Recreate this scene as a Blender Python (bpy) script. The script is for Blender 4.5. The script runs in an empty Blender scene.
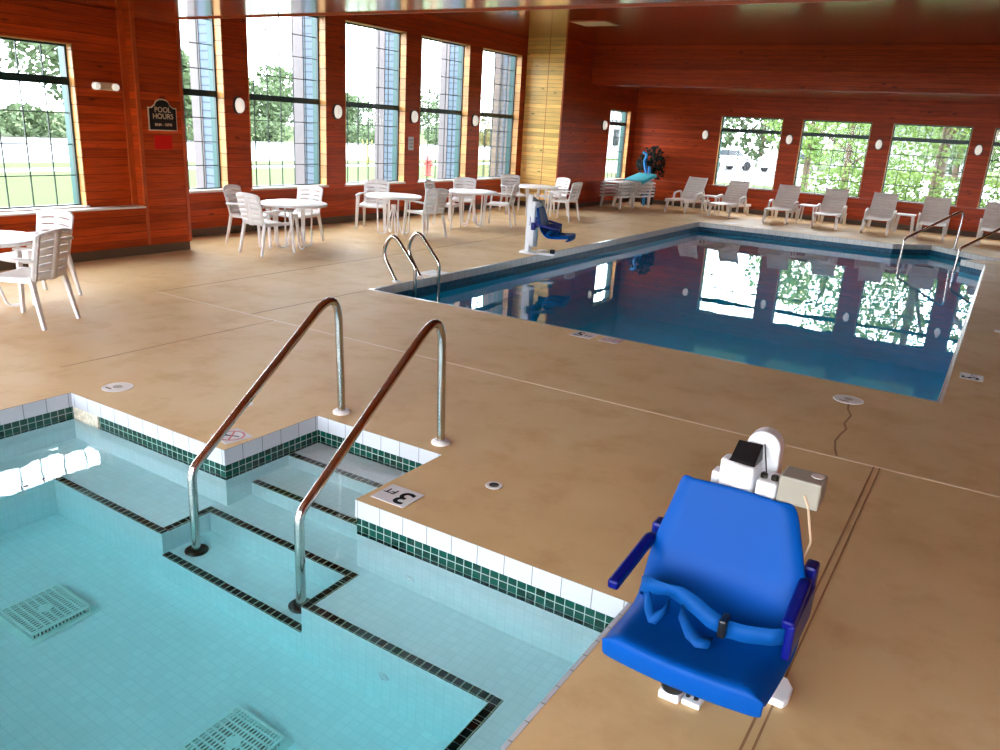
import bpy, bmesh, math, random
from mathutils import Vector, Matrix, Quaternion
R = math.radians
rnd = random.Random(7)
SC = bpy.context.scene
COL = SC.collection

# ------------------------------------------------------------------ materials
class NT:
    def __init__(s, name):
        s.m = bpy.data.materials.new(name); s.m.use_nodes = True
        s.t = s.m.node_tree; s.t.nodes.clear()
        s.out = s.n('ShaderNodeOutputMaterial')
    def n(s, typ, **kw):
        x = s.t.nodes.new(typ)
        for k, v in kw.items():
            if hasattr(x, k) and not k[0].isupper(): setattr(x, k, v)
            else: x.inputs[k.replace('_', ' ')].default_value = v
        return x
    def l(s, a, b): s.t.links.new(a, b)
    def math(s, op, a, b=None, c=None):
        x = s.t.nodes.new('ShaderNodeMath'); x.operation = op
        for i, v in enumerate((a, b, c)):
            if v is None: continue
            if isinstance(v, (int, float)): x.inputs[i].default_value = v
            else: s.l(v, x.inputs[i])
        return x.outputs[0]
    def ramp(s, fac, stops):
        x = s.t.nodes.new('ShaderNodeValToRGB'); e = x.color_ramp.elements
        while len(e) > 1: e.remove(e[0])
        e[0].position = stops[0][0]; e[0].color = (*stops[0][1], 1)
        for p, c in stops[1:]:
            k = e.new(p); k.color = (*c, 1)
        s.l(fac, x.inputs[0]); return x.outputs[0]
    def mix(s, fac, a, b, blend='MIX'):
        x = s.t.nodes.new('ShaderNodeMix'); x.data_type = 'RGBA'; x.blend_type = blend
        for i, v in ((0, fac), (6, a), (7, b)):
            if isinstance(v, (int, float)): x.inputs[i].default_value = v
            elif isinstance(v, tuple): x.inputs[i].default_value = (*v, 1)
            else: s.l(v, x.inputs[i])
        return x.outputs[2]
    def uv(s): return s.n('ShaderNodeTexCoord').outputs['UV']
    def pos(s): return s.n('ShaderNodeTexCoord').outputs['Object']
    def mapping(s, vec, scale=(1, 1, 1), loc=(0, 0, 0)):
        x = s.n('ShaderNodeMapping'); s.l(vec, x.inputs[0])
        x.inputs['Scale'].default_value = scale; x.inputs['Location'].default_value = loc
        return x.outputs[0]
    def noise(s, vec, scale, detail=3, rough=.55):
        x = s.n('ShaderNodeTexNoise'); s.l(vec, x.inputs['Vector'])
        x.inputs['Scale'].default_value = scale; x.inputs['Detail'].default_value = detail
        x.inputs['Roughness'].default_value = rough
        return x.outputs['Fac']
    def bsdf(s, color, rough=.5, metal=0, spec=.5, normal=None, **kw):
        b = s.n('ShaderNodeBsdfPrincipled')
        if isinstance(color, tuple): b.inputs['Base Color'].default_value = (*color, 1)
        else: s.l(color, b.inputs['Base Color'])
        if isinstance(rough, (int, float)): b.inputs['Roughness'].default_value = rough
        else: s.l(rough, b.inputs['Roughness'])
        b.inputs['Metallic'].default_value = metal
        b.inputs['Specular IOR Level'].default_value = spec
        if normal is not None: s.l(normal, b.inputs['Normal'])
        for k, v in kw.items(): b.inputs[k.replace('_', ' ')].default_value = v
        s.l(b.outputs[0], s.out.inputs[0]); return b
    def bump(s, h, strength=.3, dist=.01):
        x = s.n('ShaderNodeBump'); x.inputs['Strength'].default_value = strength
        x.inputs['Distance'].default_value = dist; s.l(h, x.inputs['Height']); return x.outputs[0]

def plain(name, c, rough=.45, metal=0, spec=.5, var=.06, scale=6):
    s = NT(name); n = s.noise(s.pos(), scale, 3)
    lo = tuple(x * (1 - var) for x in c); hi = tuple(min(1, x * (1 + var)) for x in c)
    s.bsdf(s.ramp(n, [(.3, lo), (.7, hi)]), rough, metal, spec); return s.m

def wood(name, base, rough=.3, board=.09, spec=.5, contrast=.35, knots=True, coat=0.):
    s = NT(name); uv = s.uv()
    sep = s.n('ShaderNodeSeparateXYZ'); s.l(uv, sep.inputs[0]); u, v = sep.outputs[0], sep.outputs[1]
    bv = s.math('DIVIDE', v, board); idx = s.math('FLOOR', bv); fr = s.math('FRACT', bv)
    wn = s.n('ShaderNodeTexWhiteNoise', noise_dimensions='1D'); s.l(idx, wn.inputs['W'])
    off = s.math('MULTIPLY', wn.outputs[0], 37.)
    cv = s.n('ShaderNodeCombineXYZ'); s.l(s.math('ADD', u, off), cv.inputs[0]); s.l(v, cv.inputs[1]); s.l(idx, cv.inputs[2])
    g = s.noise(s.mapping(cv.outputs[0], (1.6, 26, 1)), 1.5, 4, .6)
    big = s.noise(s.mapping(cv.outputs[0], (.7, 2, 1)), 1., 2)
    d = tuple(x * (1 - contrast) for x in base); h = tuple(min(1, x * (1 + contrast * .8)) for x in base)
    c = s.ramp(g, [(.3, d), (.5, base), (.72, h)])
    tint = s.math('MULTIPLY_ADD', wn.outputs[0], .45, .78)
    tint = s.math('MULTIPLY', tint, s.math('MULTIPLY_ADD', big, .5, .75))
    hs = s.n('ShaderNodeHueSaturation'); s.l(c, hs.inputs['Color']); s.l(tint, hs.inputs['Value']); c = hs.outputs[0]
    if knots:
        vo = s.n('ShaderNodeTexVoronoi'); s.l(s.mapping(cv.outputs[0], (2.2, 5.5, 3.1)), vo.inputs['Vector']); vo.inputs['Scale'].default_value = 1.
        k = s.ramp(vo.outputs['Distance'], [(.07, (1, 1, 1)), (.14, (0, 0, 0))])
        c = s.mix(s.math('MULTIPLY', k, .75), c, tuple(x * .22 for x in base))
    gr = s.math('MULTIPLY', s.math('GREATER_THAN', fr, .05), s.math('LESS_THAN', fr, .99))
    c = s.mix(gr, tuple(x * .3 for x in base), c)
    nm = s.bump(gr, .5, .006)
    s.bsdf(c, rough, 0, spec, nm, Coat_Weight=coat, Coat_Roughness=.12); return s.m

def tiles(name, c, grout, w, h, mortar=.003, rough=.15, spec=.5, loc=(0, 0, 0), var=.12):
    s = NT(name); b = s.n('ShaderNodeTexBrick'); b.offset = 0; b.squash = 1
    s.l(s.mapping(s.uv(), (1, 1, 1), loc), b.inputs['Vector'])
    b.inputs['Color1'].default_value = (*[x * (1 - var) for x in c], 1)
    b.inputs['Color2'].default_value = (*[min(1, x * (1 + var)) for x in c], 1)
    b.inputs['Mortar'].default_value = (*grout, 1)
    b.inputs['Scale'].default_value = 1.; b.inputs['Brick Width'].default_value = w
    b.inputs['Row Height'].default_value = h; b.inputs['Mortar Size'].default_value = mortar
    b.inputs['Mortar Smooth'].default_value = 0.; b.inputs['Bias'].default_value = 0.
    inv = s.math('SUBTRACT', 1., b.outputs['Fac'])
    s.bsdf(b.outputs['Color'], rough, 0, spec, s.bump(inv, .3, .003)); return s.m

M = {}
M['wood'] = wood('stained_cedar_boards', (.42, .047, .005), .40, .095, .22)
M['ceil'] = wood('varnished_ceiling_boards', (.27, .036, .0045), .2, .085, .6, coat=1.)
M['litwood'] = wood('daylit_cedar_boards', (.90, .57, .17), .35, .087, .4, .22)  # lit copy of the wall boards, window light put into the colour
M['jamb'] = wood('daylit_cedar_trim', (.66, .33, .11), .35, .19, .4, .2, False)  # jamb wood, paler and yellower to paint in daylight from the panes
M['trim'] = plain('stained_cedar_trim', (.42, .060, .008), .35, var=.2)

s = NT('tan_deck_concrete'); p = s.pos()
n1 = s.noise(p, .55, 4, .6); n2 = s.noise(p, 3.2, 5, .65); n3 = s.noise(p, 60., 2)
c = s.ramp(n1, [(.3, (.52, .325, .140)), (.52, (.625, .41, .195)), (.75, (.67, .49, .27))])
c = s.mix(s.ramp(n2, [(.5, (0, 0, 0)), (.82, (.6, .6, .6))]), c, (.44, .22, .08))
s.bsdf(c, s.ramp(n2, [(.3, (.5,) * 3), (.7, (.62,) * 3)]), 0, .3, s.bump(n3, .12, .003)); M['deck'] = s.m

M['coping'] = tiles('white_coping_tile', (.50, .50, .53), (.20, .19, .18), .139, .1, .0022, .12, .5, (.02, 0, 0), .03)
M['poolcoping'] = tiles('cream_coping_tile', (.62, .59, .54), (.35, .32, .28), .139, .2, .003, .2, .5, (0, 0, 0), .04)
M['mosaic'] = tiles('green_mosaic_tile', (.002, .040, .027), (.30, .36, .33), .0463, .0385, .0020, .08, .6, (0, .0165, 0), .35)
M['darktrim'] = tiles('black_green_edge_tile', (.006, .016, .010), (.40, .40, .30), .040, .2, .003, .1, .5)
M['spatile'] = tiles('white_spa_tile', (.86, .90, .91), (.79, .84, .86), .0463, .0463, .0022, .2, .5, (0, 0, 0), .025)
M['bluetile'] = tiles('blue_waterline_tile', (.008, .085, .15), (.06, .13, .18), .05, .05, .003, .4, .3, (0, 0, 0), .3)
M['plaster'] = plain('blue_pool_plaster', (.04, .64, .84), .6)
M['steel'] = NT('polished_stainless'); _s = M['steel']
_s.bsdf(_s.ramp(_s.noise(_s.pos(), 9.), [(.3, (.50, .47, .43)), (.7, (.60, .57, .53))]), .16, 1.); M['steel'] = _s.m
M['steelwet'] = plain('dull_wet_metal', (.05, .055, .05), .3, .8)
M['resin'] = plain('white_resin', (.80, .76, .74), .38)
M['lounge'] = plain('cream_resin', (.74, .66, .60), .4)
M['powder'] = plain('white_powder_coat', (.82, .81, .82), .3)
M['blue'] = plain('blue_moulded_plastic', (.0002, .064, .31), .42, spec=.10, var=.04)
M['navy'] = plain('navy_plastic', (.001, .004, .14), .35, spec=.3)
M['belt'] = plain('blue_webbing', (.001, .070, .28), .6, spec=.15)
M['black'] = plain('black_plastic', (.008, .008, .009), .35)
M['grey'] = plain('grey_battery_plastic', (.34, .30, .24), .45)
M['frame'] = plain('dark_green_frame', (.006, .026, .022), .35)
M['teal'] = plain('teal_sash', (.014, .080, .074), .4)
M['munt'] = plain('grey_muntin', (.035, .05, .04), .5)
M['sill'] = plain('cream_sill', (.70, .64, .58), .3)
M['base'] = plain('brown_rubber_baseboard', (.10, .055, .028), .6)
s = NT('lit_frosted_glass'); s.bsdf((.75, .72, .66), .25, 0, .5, None, Emission_Strength=.22).inputs['Emission Color'].default_value = (1, .95, .84, 1); M['globe'] = s.m
M['bronze'] = plain('dark_bronze', (.02, .013, .010), .4)
M['signblack'] = plain('black_sign_enamel', (.004, .004, .005), .3)
M['signgold'] = plain('pale_gold_paint', (.62, .45, .28), .4)
M['signred'] = plain('red_sign_enamel', (.62, .010, .006), .5, spec=.15)
M['beige'] = plain('beige_plastic', (.66, .46, .30), .4)
M['disk'] = plain('white_lid_plastic', (.68, .62, .58), .45)
M['marker'] = plain('white_marker_tile', (.62, .58, .58), .25)
M['ink'] = plain('black_marker_paint', (.003, .003, .004), .7, spec=.05)
M['redink'] = plain('red_marker_paint', (.45, .05, .06), .4)
M['caulk'] = plain('pale_caulk', (.72, .56, .36), .6)
M['groove'] = plain('dark_deck_groove', (.16, .075, .030), .7)
M['groove2'] = plain('worn_deck_groove', (.30, .15, .06), .7)
M['panel'] = plain('translucent_light_panel', (.72, .56, .36), .4)
M['tealcloth'] = plain('teal_towel', (.02, .33, .38), .8)
M['noodle'] = plain('bright_blue_foam', (.02, .25, .62), .6)
M['pot'] = plain('dark_planter', (.03, .015, .008), .5)
M['grate'] = plain('pale_green_grate', (.80, .88, .84), .4)
M['stainwhite'] = plain('stained_skimmer_plastic', (.62, .54, .42), .4, var=.35, scale=40)
M['siding'] = tiles('blue_grey_lap_siding', (.115, .155, .205), (.055, .075, .105), 4., .115, .010, .6, .3, (0, 0, 0), .03)
M['corner'] = plain('taupe_corner_board', (.150, .125, .130), .6)
M['road'] = plain('pale_concrete_road', (.34, .34, .34), .9)
M['bark'] = plain('brown_bark', (.10, .070, .045), .9, var=.3, scale=14)
M['house'] = plain('pale_house_siding', (.5, .5, .52), .8)
M['roof'] = plain('grey_shingles', (.16, .16, .18), .8)
M['carpaint'] = plain('silver_car_paint', (.42, .43, .46), .25, .3)
M['carglass'] = plain('dark_car_glass', (.02, .025, .03), .1)
M['hydrant'] = plain('red_hydrant_paint', (.45, .05, .04), .5)
M['sapling'] = plain('yellow_green_stalk', (.20, .22, .05), .8)
def leafmat(name, a, b):
    s = NT(name); n = s.noise(s.pos(), 2.3, 4)
    bb = s.bsdf(s.ramp(n, [(.35, a), (.65, b)]), .6, 0, .3)
    tr = s.n('ShaderNodeBsdfTranslucent'); s.l(s.ramp(n, [(.35, a), (.65, b)]), tr.inputs[0])
    mx = s.n('ShaderNodeMixShader'); mx.inputs[0].default_value = .35
    s.l(bb.outputs[0], mx.inputs[1]); s.l(tr.outputs[0], mx.inputs[2]); s.l(mx.outputs[0], s.out.inputs[0]); return s.m
M['leaf_far'] = leafmat('hazy_tree_leaves', (.060, .090, .040), (.11, .155, .075))
M['leaf_near'] = leafmat('bright_shrub_leaves', (.070, .135, .030), (.17, .25, .06))
M['leaf_dark'] = leafmat('dark_ficus_leaves', (.004, .014, .012), (.012, .035, .030))
s = NT('lawn_grass'); p = s.pos()
n1 = s.noise(p, .35, 4); n2 = s.noise(p, 14, 3)
c = s.mix(.4, s.ramp(n1, [(.3, (.046, .068, .018)), (.7, (.060, .084, .026))]), s.ramp(n2, [(.3, (.042, .062, .016)), (.7, (.066, .092, .028))]))
s.bsdf(c, .9, 0, .1); M['grass'] = s.m

s = NT('window_glass')
tr = s.n('ShaderNodeBsdfTransparent'); tr.inputs[0].default_value = (.96, .98, .97, 1)
gl = s.n('ShaderNodeBsdfGlossy'); gl.inputs['Roughness'].default_value = .02
mx = s.n('ShaderNodeMixShader'); fz = s.n('ShaderNodeFresnel'); fz.inputs[0].default_value = 1.35
s.l(s.math('MULTIPLY', fz.outputs[0], .4), mx.inputs[0]); s.l(tr.outputs[0], mx.inputs[1]); s.l(gl.outputs[0], mx.inputs[2]); s.l(mx.outputs[0], s.out.inputs[0]); M['glass'] = s.m

def water(name, sig, wave, scale, dist, spec=.5):
    s = NT(name); p = s.pos()
    n = s.noise(s.mapping(p, (1, 1, 1)), scale, 2, .5)
    b = s.n('ShaderNodeBsdfPrincipled'); b.inputs['Base Color'].default_value = (1, 1, 1, 1)
    b.inputs['Roughness'].default_value = 0.; b.inputs['IOR'].default_value = 1.33
    b.inputs['Transmission Weight'].default_value = 1.; b.inputs['Specular IOR Level'].default_value = spec
    s.l(s.bump(n, wave, dist), b.inputs['Normal']); s.l(b.outputs[0], s.out.inputs[0])
    v = s.n('ShaderNodeVolumeAbsorption'); mx = max(sig)
    v.inputs['Density'].default_value = mx
    v.inputs['Color'].default_value = (*[1 - x / mx for x in sig], 1)
    s.l(v.outputs[0], s.out.inputs[1]); return s.m
M['spawater'] = water('spa_water', (.46, .05, .03), .05, 5., .02)
M['poolwater'] = water('pool_water', (2.6, .10, .035), .035, 2.2, .02, .2)

# ------------------------------------------------------------------ mesh builder
class MB:
    def __init__(s): s.v = []; s.f = []; s.mi = []; s.uvo = []
    def add(s, vs, fs, mi=0, uvo=(0, 0, 0)):
        b = len(s.v); s.v += [tuple(x) for x in vs]
        for f in fs: s.f.append(tuple(b + i for i in f)); s.mi.append(mi); s.uvo.append(uvo)
        return s
    def box(s, x0, x1, y0, y1, z0, z1, mi=0, uvo=(0, 0, 0)):
        return s.add([(x0, y0, z0), (x1, y0, z0), (x1, y1, z0), (x0, y1, z0), (x0, y0, z1), (x1, y0, z1), (x1, y1, z1), (x0, y1, z1)],
                     [(0, 3, 2, 1), (4, 5, 6, 7), (0, 1, 5, 4), (1, 2, 6, 5), (2, 3, 7, 6), (3, 0, 4, 7)], mi, uvo)
    def quad(s, a, b, c, d, mi=0, uvo=(0, 0, 0)): return s.add([a, b, c, d], [(0, 1, 2, 3)], mi, uvo)
    def prism(s, poly, z0, z1, mi=0):
        n = len(poly)
        vs = [(x, y, z0) for x, y in poly] + [(x, y, z1) for x, y in poly]
        return s.add(vs, [tuple(range(n))[::-1], tuple(range(n, 2 * n))] + [(i, (i + 1) % n, n + (i + 1) % n, n + i) for i in range(n)], mi)
    def beam(s, p, q, a, b, mi=0, up=(0, 0, 1)):
        """tapered bar p->q; a,b=(width,depth) at each end"""
        p, q = Vector(p), Vector(q); d = (q - p).normalized(); up = Vector(up)
        if abs(d.dot(up)) > .98: up = Vector((0, 1, 0))
        sx = d.cross(up).normalized(); sy = sx.cross(d)
        vs = []
        for c, (w, h) in ((p, a), (q, b)):
            vs += [c + sx * w / 2 * i + sy * h / 2 * j for i, j in ((-1, -1), (1, -1), (1, 1), (-1, 1))]
        return s.add(vs, [(0, 3, 2, 1), (4, 5, 6, 7), (0, 1, 5, 4), (1, 2, 6, 5), (2, 3, 7, 6), (3, 0, 4, 7)], mi)
    def tube(s, path, r, n=12, mi=0, rs=None):
        path = [Vector(p) for p in path]; N = len(path); ref = None; rings = []
        for i, p in enumerate(path):
            t = (path[min(i + 1, N - 1)] - path[max(i - 1, 0)]).normalized()
            if ref is None:
                ref = t.orthogonal().normalized()
            else:
                ref = (ref - t * ref.dot(t)).normalized()
            b = t.cross(ref); rr = rs[i] if rs else r
            rings.append([p + (ref * math.cos(2 * math.pi * k / n) + b * math.sin(2 * math.pi * k / n)) * rr for k in range(n)])
        vs = [v for rg in rings for v in rg]
        fs = [(i * n + k, i * n + (k + 1) % n, (i + 1) * n + (k + 1) % n, (i + 1) * n + k) for i in range(N - 1) for k in range(n)]
        fs += [tuple(range(n))[::-1], tuple((N - 1) * n + k for k in range(n))]
        return s.add(vs, fs, mi)
    def lathe(s, prof, c=(0, 0, 0), n=24, mi=0, axis='z'):
        vs = []
        for r, z in prof:
            for k in range(n):
                a = 2 * math.pi * k / n; p = (r * math.cos(a), r * math.sin(a), z)
                if axis == 'y': p = (p[0], p[2], p[1])
                if axis == 'x': p = (p[2], p[0], p[1])
                vs.append((c[0] + p[0], c[1] + p[1], c[2] + p[2]))
        N = len(prof)
        fs = [(i * n + k, i * n + (k + 1) % n, (i + 1) * n + (k + 1) % n, (i + 1) * n + k) for i in range(N - 1) for k in range(n)]
        fs += [tuple(range(n))[::-1], tuple((N - 1) * n + k for k in range(n))]
        return s.add(vs, fs, mi)
    def sheet(s, g, mi=0):
        r, c = len(g), len(g[0])
        return s.add([p for row in g for p in row], [(i * c + j, i * c + j + 1, (i + 1) * c + j + 1, (i + 1) * c + j) for i in range(r - 1) for j in range(c - 1)], mi)
    def build(s, name, mats, parent=None, smooth=False, bevel=0, solid=0, off=None, recalc=True, sub=0):
        if not isinstance(mats, (list, tuple)): mats = [mats]
        vs = s.v
        if off is not None: vs = [(x - off[0], y - off[1], z - off[2]) for x, y, z in vs]
        me = bpy.data.meshes.new(name); me.from_pydata(vs, [], s.f)
        for m in mats: me.materials.append(M[m] if isinstance(m, str) else m)
        me.polygons.foreach_set('material_index', s.mi)
        if recalc:
            bm = bmesh.new(); bm.from_mesh(me); bmesh.ops.recalc_face_normals(bm, faces=bm.faces); bm.to_mesh(me); bm.free()
        uv = me.uv_layers.new(name='UVMap').data
        for pl in me.polygons:
            nx, ny, nz = map(abs, pl.normal); o = s.uvo[pl.index]
            for li in pl.loop_indices:
                x, y, z = s.v[me.loops[li].vertex_index]; x -= o[0]; y -= o[1]; z -= o[2]
                uv[li].uv = (x, y) if nz >= nx and nz >= ny else ((y, z) if nx >= ny else (x, z))
            pl.use_smooth = smooth
        ob = bpy.data.objects.new(name, me); COL.objects.link(ob)
        if parent: ob.parent = parent
        if solid:
            md = ob.modifiers.new('thickness', 'SOLIDIFY'); md.thickness = solid; md.offset = 0
        if bevel:
            md = ob.modifiers.new('soft_edge', 'BEVEL'); md.width = bevel; md.segments = 2; md.limit_method = 'ANGLE'; md.angle_limit = R(40)
        if sub:
            md = ob.modifiers.new('smooth', 'SUBSURF'); md.levels = sub; md.render_levels = sub
        if smooth and not sub:
            try: me.set_sharp_from_angle(angle=R(42))
            except Exception: pass
        return ob

def tag(o, label, cat, group=None, kind=None):
    o['label'] = label; o['category'] = cat
    if group: o['group'] = group
    if kind: o['kind'] = kind
    return o
def empty(name, loc, rz=0):
    o = bpy.data.objects.new(name, None); COL.objects.link(o); o.location = loc; o.rotation_euler = (0, 0, rz); o.empty_display_size = .1
    return o
def thing(name, label, cat, loc, rz=0, group=None): return tag(empty(name, loc, rz), label, cat, group)
def struct(o): o['kind'] = 'structure'; return o
def copy_tree(o, parent=None):
    c = o.copy(); COL.objects.link(c)
    if parent: c.parent = parent
    for ch in list(o.children): copy_tree(ch, c)
    return c
def place(proto, used, loc, rz, label, group=None):
    o = proto if not used else copy_tree(proto)
    o.location = loc; o.rotation_euler = (0, 0, rz); o['label'] = label
    if group: o['group'] = group
    return o
def fillet(pts, rad, n=7):
    pts = [Vector(p) for p in pts]; out = [pts[0]]
    for i in range(1, len(pts) - 1):
        a, b, c = pts[i - 1], pts[i], pts[i + 1]; r = rad[i - 1] if isinstance(rad, (list, tuple)) else rad
        u, v = (a - b), (c - b); lu, lv = u.length, v.length; u.normalize(); v.normalize()
        ang = u.angle(v); t = min(r / math.tan(ang / 2), lu * .49, lv * .49)
        p0, p1 = b + u * t, b + v * t
        for k in range(n + 1):
            f = k / n; out.append(p0 * (1 - f) ** 2 + b * 2 * f * (1 - f) + p1 * f * f)
    out.append(pts[-1]); return out
def text_bm(txt, size, thick, font_bold=True):
    cu = bpy.data.curves.new('lettering', 'FONT'); cu.body = txt; cu.size = size; cu.extrude = thick; cu.align_x = 'CENTER'; cu.align_y = 'CENTER'
    if font_bold: cu.offset = size * .012
    ob = bpy.data.objects.new('lettering', cu); COL.objects.link(ob)
    dg = bpy.context.evaluated_depsgraph_get(); me = bpy.data.meshes.new_from_object(ob.evaluated_get(dg))
    v = [tuple(x.co) for x in me.vertices]; f = [tuple(p.vertices) for p in me.polygons]
    bpy.data.objects.remove(ob); bpy.data.curves.remove(cu); bpy.data.meshes.remove(me)
    return v, f
def xform(vs, mat): return [tuple(mat @ Vector(v)) for v in vs]

# ------------------------------------------------------------------ camera, world
H = 1.75
f_px = 793.376
yaw, pit, rol = -0.547865097, 0.303999270, -0.0578338937
cy, sy, cp, sp = math.cos(yaw), math.sin(yaw), math.cos(pit), math.sin(pit)
F = Vector((sy * cp, cy * cp, -sp)); r0 = Vector((cy, -sy, 0)); d0 = F.cross(r0)
r2 = r0 * math.cos(rol) + d0 * math.sin(rol); d2 = -r0 * math.sin(rol) + d0 * math.cos(rol)
cam = bpy.data.cameras.new('camera'); cam.sensor_fit = 'HORIZONTAL'; cam.sensor_width = 36; cam.lens = 36 * f_px / 1000; cam.clip_end = 500
co = bpy.data.objects.new('camera', cam); COL.objects.link(co)
co.matrix_world = Matrix(((r2.x, -d2.x, -F.x, 0), (r2.y, -d2.y, -F.y, 0), (r2.z, -d2.z, -F.z, H), (0, 0, 0, 1)))
SC.camera = co
W = bpy.data.worlds.new('overcast_sky'); SC.world = W; W.use_nodes = True
bg = W.node_tree.nodes['Background']; bg.inputs[0].default_value = (.88, .96, 1.06, 1); bg.inputs[1].default_value = 6.5
SC.view_settings.view_transform = 'Standard'; SC.view_settings.look = 'None'
SC.view_settings.gamma = 1; SC.view_settings.use_curve_mapping = False
SC.view_settings.exposure = 1.15
SC.cycles.max_bounces = 14; SC.cycles.diffuse_bounces = 7; SC.cycles.transmission_bounces = 10; SC.cycles.glossy_bounces = 6
SC.cycles.use_denoising = True
SC.cycles.sample_clamp_indirect = 12

# ------------------------------------------------------------------ room shell
XB, XL, XC, XS = -9.70, -9.00, -8.72, -8.82       # bay wall, near wall, far-left wall, pillar face
YF, YB, XR = 20.40, -1.9, 3.2
ZL, ZH = 2.76, 3.63
def mleft(X): return lambda u, w, z: (X - w, u, z)
def mfar(Y): return lambda u, w, z: (u, Y + w, z)
def mback(Y): return lambda u, w, z: (u, Y - w, z)
def mright(X): return lambda u, w, z: (X + w, u, z)
def mbox(mb, mp, u0, u1, w0, w1, z0, z1, mi=0, uvo=(0, 0, 0)):
    a = mp(u0, w0, z0); b = mp(u1, w1, z1)
    return mb.box(min(a[0], b[0]), max(a[0], b[0]), min(a[1], b[1]), max(a[1], b[1]), z0, z1, mi, uvo)
def wall(name, mp, u0, u1, z0, z1, th, ops, mat='wood'):
    mb = MB(); u = u0
    for a, b, c, d in ops:
        if a > u: mbox(mb, mp, u, a, 0, th, z0, z1)
        if c > z0: mbox(mb, mp, a, b, 0, th, z0, c)
        if d < z1: mbox(mb, mp, a, b, 0, th, d, z1)
        u = b
    if u1 > u: mbox(mb, mp, u, u1, 0, th, z0, z1)
    return struct(mb.build(name, mat))
wn = [0]
def window(mp, u0, u1, z0, zr, z1, cols, rl, ru, dep=.13, back=.2):
    wn[0] += 1; mb = MB(); fw = .035
    mbox(mb, mp, u0, u0 + fw, dep, dep + .04, z0, z1); mbox(mb, mp, u1 - fw, u1, dep, dep + .04, z0, z1)
    mbox(mb, mp, u0 + fw, u1 - fw, dep, dep + .04, z1 - fw, z1); mbox(mb, mp, u0 + fw, u1 - fw, dep, dep + .04, z0, z0 + .018)
    if zr: mbox(mb, mp, u0 + fw, u1 - fw, dep, dep + .05, zr - .042, zr + .042)
    o = struct(mb.build('window_%d' % wn[0], 'frame'))
    t = MB()
    for a in (u0, u1 - .03): mbox(t, mp, a, a + .03, dep + .04, dep + .13, z0, z1)
    t.build('window_sash', 'teal', o)
    g = MB(); k = .0058
    for i in range(1, cols):
        a = u0 + (u1 - u0) * i / cols; mbox(g, mp, a - k, a + k, dep + .045, dep + .06, z0, z1)
    k = .009 if mp(0, 0, 0)[1] > 10 else .0058
    zz = [z0 + (zr - z0) * i / rl for i in range(1, rl)] + [zr + (z1 - zr) * i / ru for i in range(1, ru)]
    for z in zz: mbox(g, mp, u0, u1, dep + .047, dep + .058, z - k, z + k)
    g.build('window_muntins', 'munt', o)
    p = MB(); p.quad(mp(u0, dep + .065, z0), mp(u1, dep + .065, z0), mp(u1, dep + .065, z1), mp(u0, dep + .065, z1)); p.build('window_pane', 'glass', o)
    j = MB()
    mbox(j, mp, u0, u0 + .012, -.004, dep, z0, z1); mbox(j, mp, u1 - .012, u1, -.004, dep, z0, z1); mbox(j, mp, u0 + .012, u1 - .012, -.004, dep, z1 - .012, z1)
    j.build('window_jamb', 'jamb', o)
    s_ = MB(); mbox(s_, mp, u0 - .02, u1 + .02, -.03, dep, z0 - .03, z0 + .004); s_.build('window_sill', 'sill', o, bevel=.006)
    return o

# left side, beside the spa
opsA = [(-.33, 1.26, .60, 2.35), (1.72, 3.31, .60, 2.35), (3.78, 5.37, .60, 2.35)]
wall('wall_left', mleft(XL), YB, 6.2, 0, ZL + .2, .16, opsA)
for a in opsA: window(mleft(XL), a[0], a[1], .60, 1.958, 2.35, 6, 4, 1, .09)
mb = MB(); mb.box(XL, XS, YB, 6.0, .11, .565); mb.box(XL - .02, XS, 6.0, 6.61, .11, ZL + .1)
struct(mb.build('wall_left_ledge', 'wood'))
mb = MB(); mb.box(XL + .005, XS + .012, YB, 5.995, .565, .585); struct(mb.build('trim_1', 'sill'))
mb = MB(); mb.box(XL + .003, XL + .03, 5.93, 5.998, .59, ZL); mb.box(XS - .02, XS + .008, 5.985, 6.03, .12, ZL); mb.box(XS - .02, XS + .008, 6.575, 6.618, .12, ZL)
mb.box(XS, XS + .02, 6.03, 6.6, ZL - .06, ZL - .0)
struct(mb.build('trim_2', 'trim'))
mb = MB(); mb.box(XL, XS - .012, YB, 6.6, 0, .11); struct(mb.build('baseboard_left', 'base'))
# bay
opsB = [(6.37 + 0 * 2.03, 7.963, .64, 3.25), (8.40, 9.99, .64, 3.25), (10.437, 12.028, .64, 3.25), (12.454, 14.043, .64, 3.25), (14.49, 16.06, .64, 3.25)]
wall('wall_bay', mleft(XB), 6.1, 16.4, 0, ZH + .1, .2, opsB)
for a in opsB: window(mleft(XB), a[0], a[1], .64, 1.955, 3.25, 6, 4, 4, .14)
mb = MB(); mb.box(XB - .2, XL - .02, 5.98, 6.2, 0, ZH + .1); mb.box(XL - .02, XS, 6.2, 6.61, ZL, ZH + .1); struct(mb.build('wall_bay_near_end', 'wood'))
mb = MB(); mb.box(XB - .2, -9.13, 16.28, 16.5, .0, ZH + .1); struct(mb.build('wall_bay_far_end', 'litwood'))
mb = MB(); mb.box(-9.115, -8.713, 16.25, 16.27, .0, ZH + .1); struct(mb.build('wall_bay_pillar', 'litwood'))  # front face in the lit wood colour, the side keeps the red boards
mb = MB(); mb.box(-9.115, -8.712, 16.27, 16.9, .0, ZH + .1); struct(mb.build('wall_bay_pillar_side', 'wood'))
mb = MB(); mb.box(XB, XB + .025, 6.2, 16.28, 0, .11); mb.box(XB, -9.13, 16.25, 16.28, 0, .11); mb.box(-9.12, -8.70, 16.225, 16.25, 0, .11); mb.box(-8.712, -8.70, 16.25, 16.9, 0, .11); struct(mb.build('baseboard_bay', 'base'))
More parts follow.
